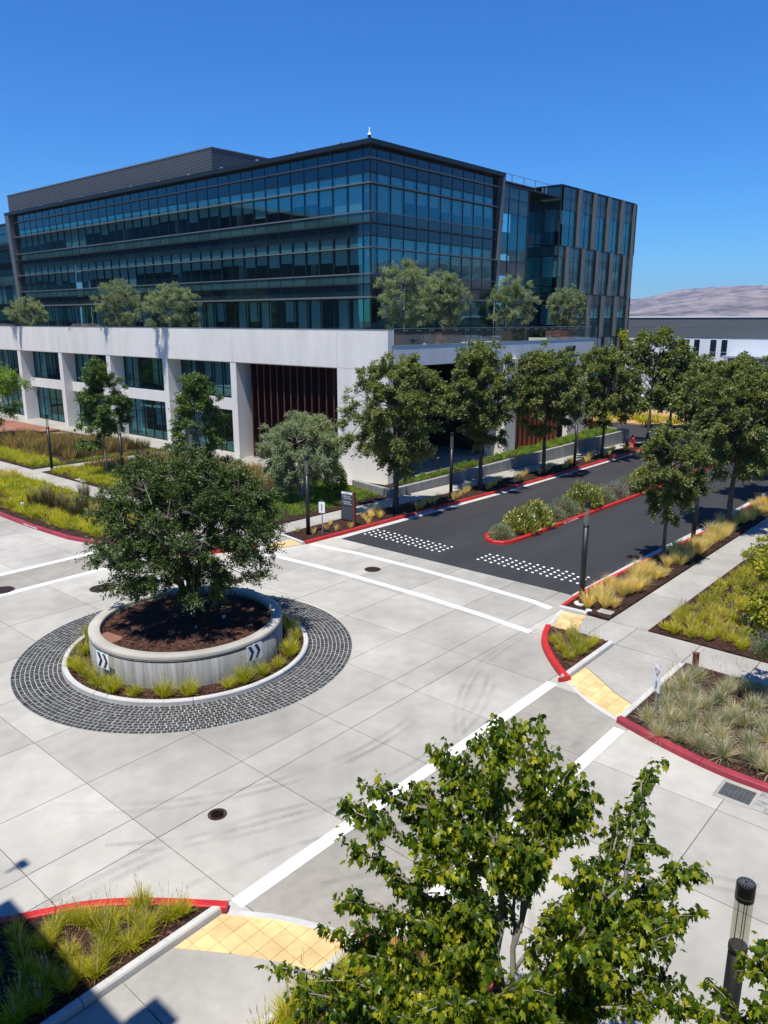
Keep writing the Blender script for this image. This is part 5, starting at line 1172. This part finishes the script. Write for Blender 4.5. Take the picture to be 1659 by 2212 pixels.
TIPS += [(6.91,4.49,5.13), (7.28,4.28,5.25), (7.21,3.84,5.14), (7.33,4.15,4.70), (6.70,4.09,5.09), (6.58,4.52,5.03), (6.23,4.53,4.83), (7.06,3.68,4.67), (6.85,4.29,4.44), (5.79,4.78,4.59), (7.46,3.35,4.61), (7.58,3.00,4.46), (7.46,2.47,3.95), (6.98,2.45,3.68), (7.31,2.09,3.73), (5.21,4.49,3.73), (4.83,4.67,3.47), (4.35,4.74,3.44), (5.78,3.92,3.92), (6.27,3.09,4.07), (6.44,3.77,4.30), (4.04,4.81,3.52), (6.33,2.57,3.71), (5.67,4.48,4.27)]
TIPS += [(5.2, 3.2, 2.3), (6.3, 2.6, 2.4), (7.4, 3.4, 2.4), (6.9, 1.7, 3.2), (6.6, 1.6, 2.6), (7.9, 2.5, 3.2), (4.4, 4.3, 2.6), (4.9, 4.6, 2.4), (5.9, 2.6, 4.0), (5.0, 2.9, 3.3)]
foreground_maple('large leafy maple filling the lower right foreground', (6.15, 3.6, .1), [[(6.15, 3.6, .1), (6.15, 3.6, 1.4), (6.25, 3.7, 2.8), (6.5, 3.95, 4.0), (6.9, 4.3, 5.0)], [(6.2, 3.65, 2.2), (6.55, 3.6, 3.4), (7.0, 3.7, 4.2), (7.25, 3.85, 4.8)], [(6.18, 3.62, 1.8), (6.3, 3.2, 2.9), (6.7, 2.8, 3.8), (7.1, 2.5, 4.4)]], TIPS, 5)
TIPS2 = [(7.6, .3, 4.0), (8.0, 1.0, 3.9), (7.3, 1.5, 3.7), (8.4, .6, 4.1), (7.0, 1.2, 3.5), (6.8, .5, 3.6), (7.9, .2, 4.5), (7.4, .9, 4.2), (8.6, 1.3, 3.5), (6.9, 1.8, 3.2), (7.5, 1.4, 3.0), (8.9, .5, 4.4), (6.6, 1.0, 3.0), (8.3, 0, 4.6), (7.2, .9, 3.9), (8.1, 1.5, 3.3), (8.5, .9, 3.8), (7.7, 1.9, 2.8), (7.0, .3, 4.1), (8.8, 1.0, 4.1), (7.3, 1.1, 3.2)]
foreground_maple('second maple cut by the lower right corner, beside the nearest lamp', (7.7, .1, .1), [[(7.7, .1, .1), (7.7, .1, 1.5), (7.75, .2, 3), (7.8, .3, 4.6)]], TIPS2, 6, single=0)

# ================================================================== GRASSES AND SHRUBS
tuft_kind('lime', 'grass_lime', [dict(n=330, L=.46, r0=.10, lean=.75, wid=.011, curve=.8), dict(n=300, L=.42, r0=.09, lean=.85, wid=.011, curve=.9), dict(n=340, L=.5, r0=.10, lean=.65, wid=.011, curve=.7)], (16, .72, .8, .006))
tuft_kind('gold', 'grass_gold', [dict(n=360, L=.74, r0=.08, lean=.5, wid=.010, curve=.55), dict(n=330, L=.68, r0=.08, lean=.55, wid=.010, curve=.65), dict(n=300, L=.6, r0=.08, lean=.6, wid=.010, curve=.7)])
tuft_kind('blue', 'grass_blue', [dict(n=420, L=.50, r0=.06, lean=1.25, wid=.009, curve=.45), dict(n=380, L=.46, r0=.06, lean=1.35, wid=.009, curve=.5), dict(n=400, L=.54, r0=.07, lean=1.15, wid=.009, curve=.4)], (5, 1.0, 1.6, .006))
tuft_kind('small', 'grass_gold', [dict(n=110, L=.42, r0=.04, lean=.45, wid=.010, curve=.5), dict(n=90, L=.38, r0=.04, lean=.5, wid=.010, curve=.5)])
tuft_kind('reed', 'grass_reed', [dict(n=260, L=1.15, r0=.22, lean=.22, wid=.018, curve=.2), dict(n=240, L=1.05, r0=.22, lean=.25, wid=.018, curve=.22)], (36, 1.25, .35, .012))
ang_ = lambda p: (math.degrees(math.atan2(p[1]-19.18, p[0]-12.68))-186) % 360
RING = [(10.15,21.06),(9.53,20.43),(9.5,19.95),(9.45,19.4),(9.40,18.84),(9.48,18.18),(9.75,17.53),(10.24,16.86),(10.75,16.45),(11.75,15.98),(12.2,15.88),(12.85,15.88),(13.53,15.95),(14.24,16.25),(14.55,16.55),(15.15,17.1),(15.5,17.6),(15.85,18.5),(15.9,19.4),(15.6,20.9),(14.6,21.9),(12.6,22.45),(10.9,21.9)]
RING, lb_ = counted(RING, ang_, '{} lime tuft rightwards from the left chevron sign round the planter'); put_tufts('lime', RING, '', 'tufts round the planter', .10, 1.1, labels=lb_)
q_, lb_ = counted([(20.36,10.6),(19.6,9.75),(19.95,10.13),(20.6,9.99),(20.75,9.68),(21.2,9.7),(20.95,10.3),(20.1,9.65),(21.25,10.5)], lambda p: p[0], '{} lime tuft of the small triangular bed, from its near tip'); put_tufts('lime', q_, '', 'tufts in the triangular bed', .10, .95, labels=lb_)
SB = [(23.92,11.3),(25.08,11.6),(24.34,10.83),(24.58,10.6),(25.54,11.2),(25.84,10.84),(26.40,10.76),(26.35,11.6),(28.32,11.24),(27.48,10.68),(28.52,10.7),(29.00,10.57),(28.80,11.5),(32.79,11.5),(30.99,10.63),(32.12,10.65),(33.33,10.78),(35.2,10.92),(33.11,10.6),(34.2,10.63),(35.81,10.6),(37.13,10.66),(37.44,11.13),(36.53,11.24),(39.2,10.94),(40.32,10.80),(42.51,11.01),(42.87,10.60),(40.72,10.64),(44.60,10.98)]
SB += [(24.9+.9*i+rnd.uniform(-.3, .3), 10.75+rnd.uniform(-.15, .7)) for i in range(24)]
SB, lb_ = counted(SB, lambda p: p[0], '{} golden tuft of the kerb strip, going away from the corner lamp'); put_tufts('gold', SB, '', 'golden feather grasses in the kerb strip', .09, 1.05, labels=lb_)
BL = [(17.59,6.45),(18.52,6.35),(17.89,6.00),(17.2,5.49),(20.09,6.5),(19.83,6.1),(18.28,5.65),(17.2,5.03),(18.41,5.2),(19.76,5.44),(20.45,5.46),(18.70,4.94),(17.85,4.78),(17.2,4.47),(19.26,4.89),(18.96,4.54),(20.85,5.01),(18.13,4.2),(17.37,3.89),(19.27,4.19),(18.58,3.85),(17.2,3.5),(21.10,5.42),(21.04,4.6),(17.76,3.5),(20.67,6.34),(19.3,6.6),(17.1,5.95),(20.0,4.6),(20.2,3.8),(19.1,3.3),(18.3,3.0),(19.3,5.6),(17.6,5.3),(18.8,5.9),(17.3,2.9),(20.6,4.3)]
BL, lb_ = counted(BL, lambda p: -p[1], '{} fescue tuft from the yield sign end, row {}', lambda p: 0 if p[0] < 18 else 1 if p[0] < 19.4 else 2, ['beside the maroon kerb', 'down the middle of the fescue bed', 'nearest the sidewalk']); put_tufts('blue', BL, '', 'fescue tufts behind the maroon kerb', .10, 1.1, labels=lb_)
FF = [(23.75,8.15),(23.8,7.6),(23.9,7.1),(24.5,6.93),(24.3,6.5),(23.9,6.1),(24.96,8.44),(25.39,7.96),(25.04,7.22),(24.93,6.26),(26.00,7.02),(24.7,7.9),(25.86,7.66),(25.59,8.5)]
FF, lb_ = counted(FF, lambda p: p[0], '{} separate lime tuft of the right meadow from its bare edge inward'); put_tufts('lime', FF, '', 'separate tufts at the meadow corner', .06, .9, labels=lb_)
SWT = [(4.37,11.1),(4.75,10.95),(5.10,10.58),(5.38,10.35),(5.80,9.95),(6.0,9.85),(5.43,10.0),(4.87,10.29),(5.00,9.87),(4.24,9.99),(4.27,10.42),(4.61,9.96),(4.11,10.88),(4.59,11.2),(5.25,9.87),(3.9,11.48),(3.83,11.1),(3.70,10.6),(3.82,10.2),(3.97,9.87),(3.4,11.6),(3.3,10.9),(3.4,10.2),(2.9,11.9),(2.9,11.2),(3.0,10.4),(3.2,9.9),(2.5,12),(2.4,11),(2.3,10.3),(5.6,10.45),(4.9,10.7),(3.55,9.85),(4.4,9.8)]
SWT, lb_ = counted(SWT, lambda p: -p[0], '{} tuft from the kerb corner, {} of the lower left bed', lambda p: 0 if p[1] < 10.15 else 1 if p[1] < 10.9 else 2, ['row nearest the sidewalk', 'middle row', 'row nearest the red kerb']); put_tufts('lime', SWT, '', 'tufts in the lower left bed', .10, .85, labels=lb_)
q_, lb_ = counted([(7.5,6.7),(7.7,6.45),(7.4,6.3),(7.9,5.9),(7.6,5.6),(7.0,6.8),(6.6,6.5),(6.2,6.95),(5.8,6.9),(5.3,6.8),(7.2,5.9),(6.8,5.6),(8.0,5.2)], lambda p: -p[0], '{} lime tuft under the foreground maple, from the maroon kerb'); put_tufts('lime', q_, '', 'tufts under the foreground maple', .10, 1.0, labels=lb_)
q_, lb_ = counted([(23.89,26.40),(24.17,25.6),(25.03,25.61),(25.82,26.12),(25.36,25.25),(27.03,26.4),(26.16,25.05),(27.97,25.9),(27.69,25.41),(27.28,24.9),(28.9,26.2)], lambda p: p[0], '{} small straw tuft round the directory sign, from the kerb corner'); put_tufts('small', q_, '', 'small tufts round the directory sign', .09, 1.0, labels=lb_)
put_tufts('gold', [(28.5,25.2),(29.1,25.9),(28.3,25.6)], '', 'tufts beside the first street tree', .09, .8, labels=['golden tuft right of the directory sign, nearest the kerb', 'golden tuft right of the directory sign, nearest the sidewalk', 'middle golden tuft right of the directory sign'])
q_, lb_ = counted([(31.2+.42*i, 24.75+(.07*i*1.7) % .9+rnd.uniform(0, .25)-.012*i*.42) for i in range(66)], lambda p: p[0], '{} small straw tuft under the street trees, from the nearest tree'); put_tufts('small', q_, '', 'small tufts under the street trees', .09, 1.25, labels=lb_)
q_, lb_ = counted([(18.14,40.88),(18.65,41.1),(17.98,41.4),(18.51,40.5),(18.31,38.6),(18.18,37.12),(18.9,37.57),(20.33,38.37),(18.8,36.2),(20.9,36.4),(19.9,35.2),(20.6,40.6)], lambda p: p[1], '{} dark reed clump of the left meadow, going away from the planter tree'); put_tufts('reed', q_, '', 'dark reed clumps', .09, 1.0, labels=lb_)
q_, lb_ = counted([(18.95,36.5),(18.6,36.1),(19.35,36.98),(19.1,35.8),(20.4,50.6),(20.9,50.2),(20.8,49.4),(20.2,49.8),(20.7,51.2)], lambda p: p[1], '{} pale golden tuft of the left meadow, going away from the planter tree'); put_tufts('gold', q_, '', 'golden tufts in the left meadow', .09, 1.0, labels=lb_)
def P_(n, **k):
    return [tuft(seed=100+i, n=n, **k) for i in range(3)]
lp = P_(60, L=.42, r0=.14, lean=1.0, wid=.018, curve=.9); fp = P_(46, L=.34, r0=.12, lean=.9, wid=.018, curve=.8); hp = P_(70, L=.95, r0=.3, lean=.35, wid=.026, curve=.3); gp_ = P_(40, L=.2, r0=.16, lean=.9, wid=.02, curve=.7)
o = many_tufts('meadow_grass', scatter([(23.8, 8.6), (40, 8.6), (36, 2), (27, 2), (24.3, 5.2)], 900), 1.0, fp, 'grass_field', .06); o['label'] = 'yellow green meadow grass beside the sidewalk'
o = many_tufts('meadow_grass', scatter([(40, 8.6), (61, 8.6), (61, -2), (36, 2)], 500), 1.5, fp, 'grass_field', .06)
lw1 = [(16.7, 60), (16.7, 37.5), (17.0, 34.5), (17.4, 32.2), (18.3, 32.3), (18.2, 36), (17.8, 39.5), (18.3, 42), (21, 43), (21, 60)]
o = many_tufts('meadow_grass', scatter(lw1, 560), 1.25, lp, 'grass_lime', .09); o['label'] = 'lime meadow grass behind the maroon kerb'
many_tufts('meadow_grass', scatter([(18.3, 32), (21, 31.5), (21, 42), (19.3, 42)], 120), 1.1, lp, 'grass_field', .09)
many_tufts('meadow_grass', scatter([(23.3, 50.3), (27, 50.3), (26, 45), (24.6, 41), (23.3, 41)], 230), 1.1, lp, 'grass_lime', .06)
many_tufts('meadow_grass', scatter([(23.3, 52.9), (25.2, 52.9), (25, 62), (23.3, 66)], 150), 1.3, lp, 'grass_lime', .06)
o = many_tufts('tall_grass', scatter([(25.2, 53.9), (33, 53.9), (33, 60), (29, 68), (25, 68)], 170), 1.0, hp, 'grass_rust', .06); o['label'] = 'tall rust brown grasses in front of the piers'
many_tufts('tall_grass', scatter([(25.4, 50), (33, 50), (33, 44), (26.5, 44)], 120), .9, hp, 'grass_rust', .06)
many_tufts('tall_grass', scatter([(27, 53.5), (33, 53.5), (33, 58), (25.6, 62)], 110), .9, hp, 'grass_reed', .06)
many_tufts('tall_grass', scatter([(25.5, 43.5), (33, 43.5), (33, 35.5), (26, 36)], 110), .8, hp, 'grass_rust', .06)
many_tufts('tall_grass', scatter([(24, 41), (27, 41), (27, 34), (24, 34)], 50), .7, hp, 'grass_field', .06)
o = many_tufts('ground_cover', scatter([(23.6, 34.5), (33.2, 34.5), (33.2, 32), (32.3, 28.7), (23.6, 29.0)], 560), 1.2, gp_, 'grass_green', .06); o['label'] = 'low green ground cover under the olive tree'
many_tufts('ground_cover', scatter([(23.4, 52.5), (33.2, 52.5), (33.2, 53.4), (23.4, 53.1)], 70), 1.1, gp_, 'grass_green', .06)
tp = scatter([(34.2, 28.7), (61.5, 27.2), (61.5, 29.2), (34.2, 29.4)], 270)
o = many_tufts('terrace_grass', tp, 1.6, gp_, 'grass_green', 0, zs=[.36+(x-33.8)*.0212 for x, y in tp]); o['label'] = 'green grasses on the planted terrace behind the low wall'
many_tufts('ground_cover', scatter([(62.6, 28), (63.8, 28), (63.8, 40), (62.6, 40)], 14), 1.5, gp_, 'grass_green', .5)
o = many_tufts('verge_shrubs', scatter([(73.5, 60), (80, 60), (80, 10), (73.5, 10)], 260), 3.5, gp_, 'grass_lime', .1); o['label'] = 'yellow green verge planting across the far street'
shp = [((29.6, 18.48), .62, .62, 'leaf_olive', 0, 'low rounded grey green shrub at the tip of the median'), ((31.2, 18.5), .85, .95, 'grass_lily', 85, 'white flowering lily clump next to the tip shrub of the median'), ((32.6, 18.5), .85, 1.05, 'grass_lily', 60, 'taller white flowering clump beside the first lily clump'),
       ((34.2, 18.5), .85, .8, 'leaf_olive', 0, 'grey green shrub mound in the middle of the median'), ((35.8, 18.5), .85, .85, 'leaf_olive', 0, 'second grey green mound behind the corner lamp head'), ((37.7, 18.5), 1.0, 1.15, 'grass_lily', 85, 'largest white flowering lily clump of the median'),
       ((39.8, 18.45), .9, .85, 'leaf_olive', 0, 'grey shrub mound just beyond the largest lily clump'), ((41.6, 18.45), .9, .85, 'lavender', 0, 'lavender mound on the median before the slim tree'), ((43.6, 18.45), .9, .8, 'leaf_olive', 0, 'grey shrub on the median partly behind the slim tree'),
       ((46, 18.4), 1, .9, 'grass_lily', 45, 'flowering clump on the median behind the slim tree'), ((49, 18.4), 1, .9, 'leaf_olive', 0, 'far grey shrub on the median behind tree crowns'), ((52, 18.4), 1, .9, 'lavender', 0, 'farthest lavender mound on the median')]
for i, ((x, y), r, h, lf, fl, lb) in enumerate(shp):
    shrub('lily_clump' if fl else 'median_shrub', lb, (x, y, .1), r, h, lf, 3000 if not fl else 1700, .075 if not fl else .26, 200+i, SLIM, 'planting on the median', 'shrub', fl, .3 if not fl else 1.3)
for i, (x, y, r, lf, lb) in enumerate([(23.95, 5.35, .45, 'leaf_olive', 'blue green shrub at the meadow corner near the right edge'), (24.6, 5.6, .5, 'lavender', 'faded lavender shrub above the blue green shrub'), (24.1, 4.6, .5, 'leaf_olive', 'dark shrub at right photo edge beside the walk'), (28.2, 5.2, .5, 'lavender', 'grey lavender shrub farther up the meadow')]):
    shrub('lavender_shrub' if lf == 'lavender' else 'low_shrub', lb, (x, y, .06), r, r*1.2, lf, 1500, .07, 300+i, SLIM)

# ================================================================== HAZE
hz = MB().box(-60, 9000, -7600, 7600, -1.2, 400).build('haze', 'earth'); hz['kind'] = 'stuff'
hm = bpy.data.materials.new('haze'); hm.use_nodes = True; hm.node_tree.nodes.clear(); ho = hm.node_tree.nodes.new('ShaderNodeOutputMaterial'); hv = hm.node_tree.nodes.new('ShaderNodeVolumePrincipled')
hv.inputs['Color'].default_value = (.66, .74, 1, 1); hv.inputs['Density'].default_value = .95e-4; hv.inputs['Anisotropy'].default_value = .2
hm.node_tree.links.new(hv.outputs[0], ho.inputs['Volume']); hz.data.materials.clear(); hz.data.materials.append(hm)
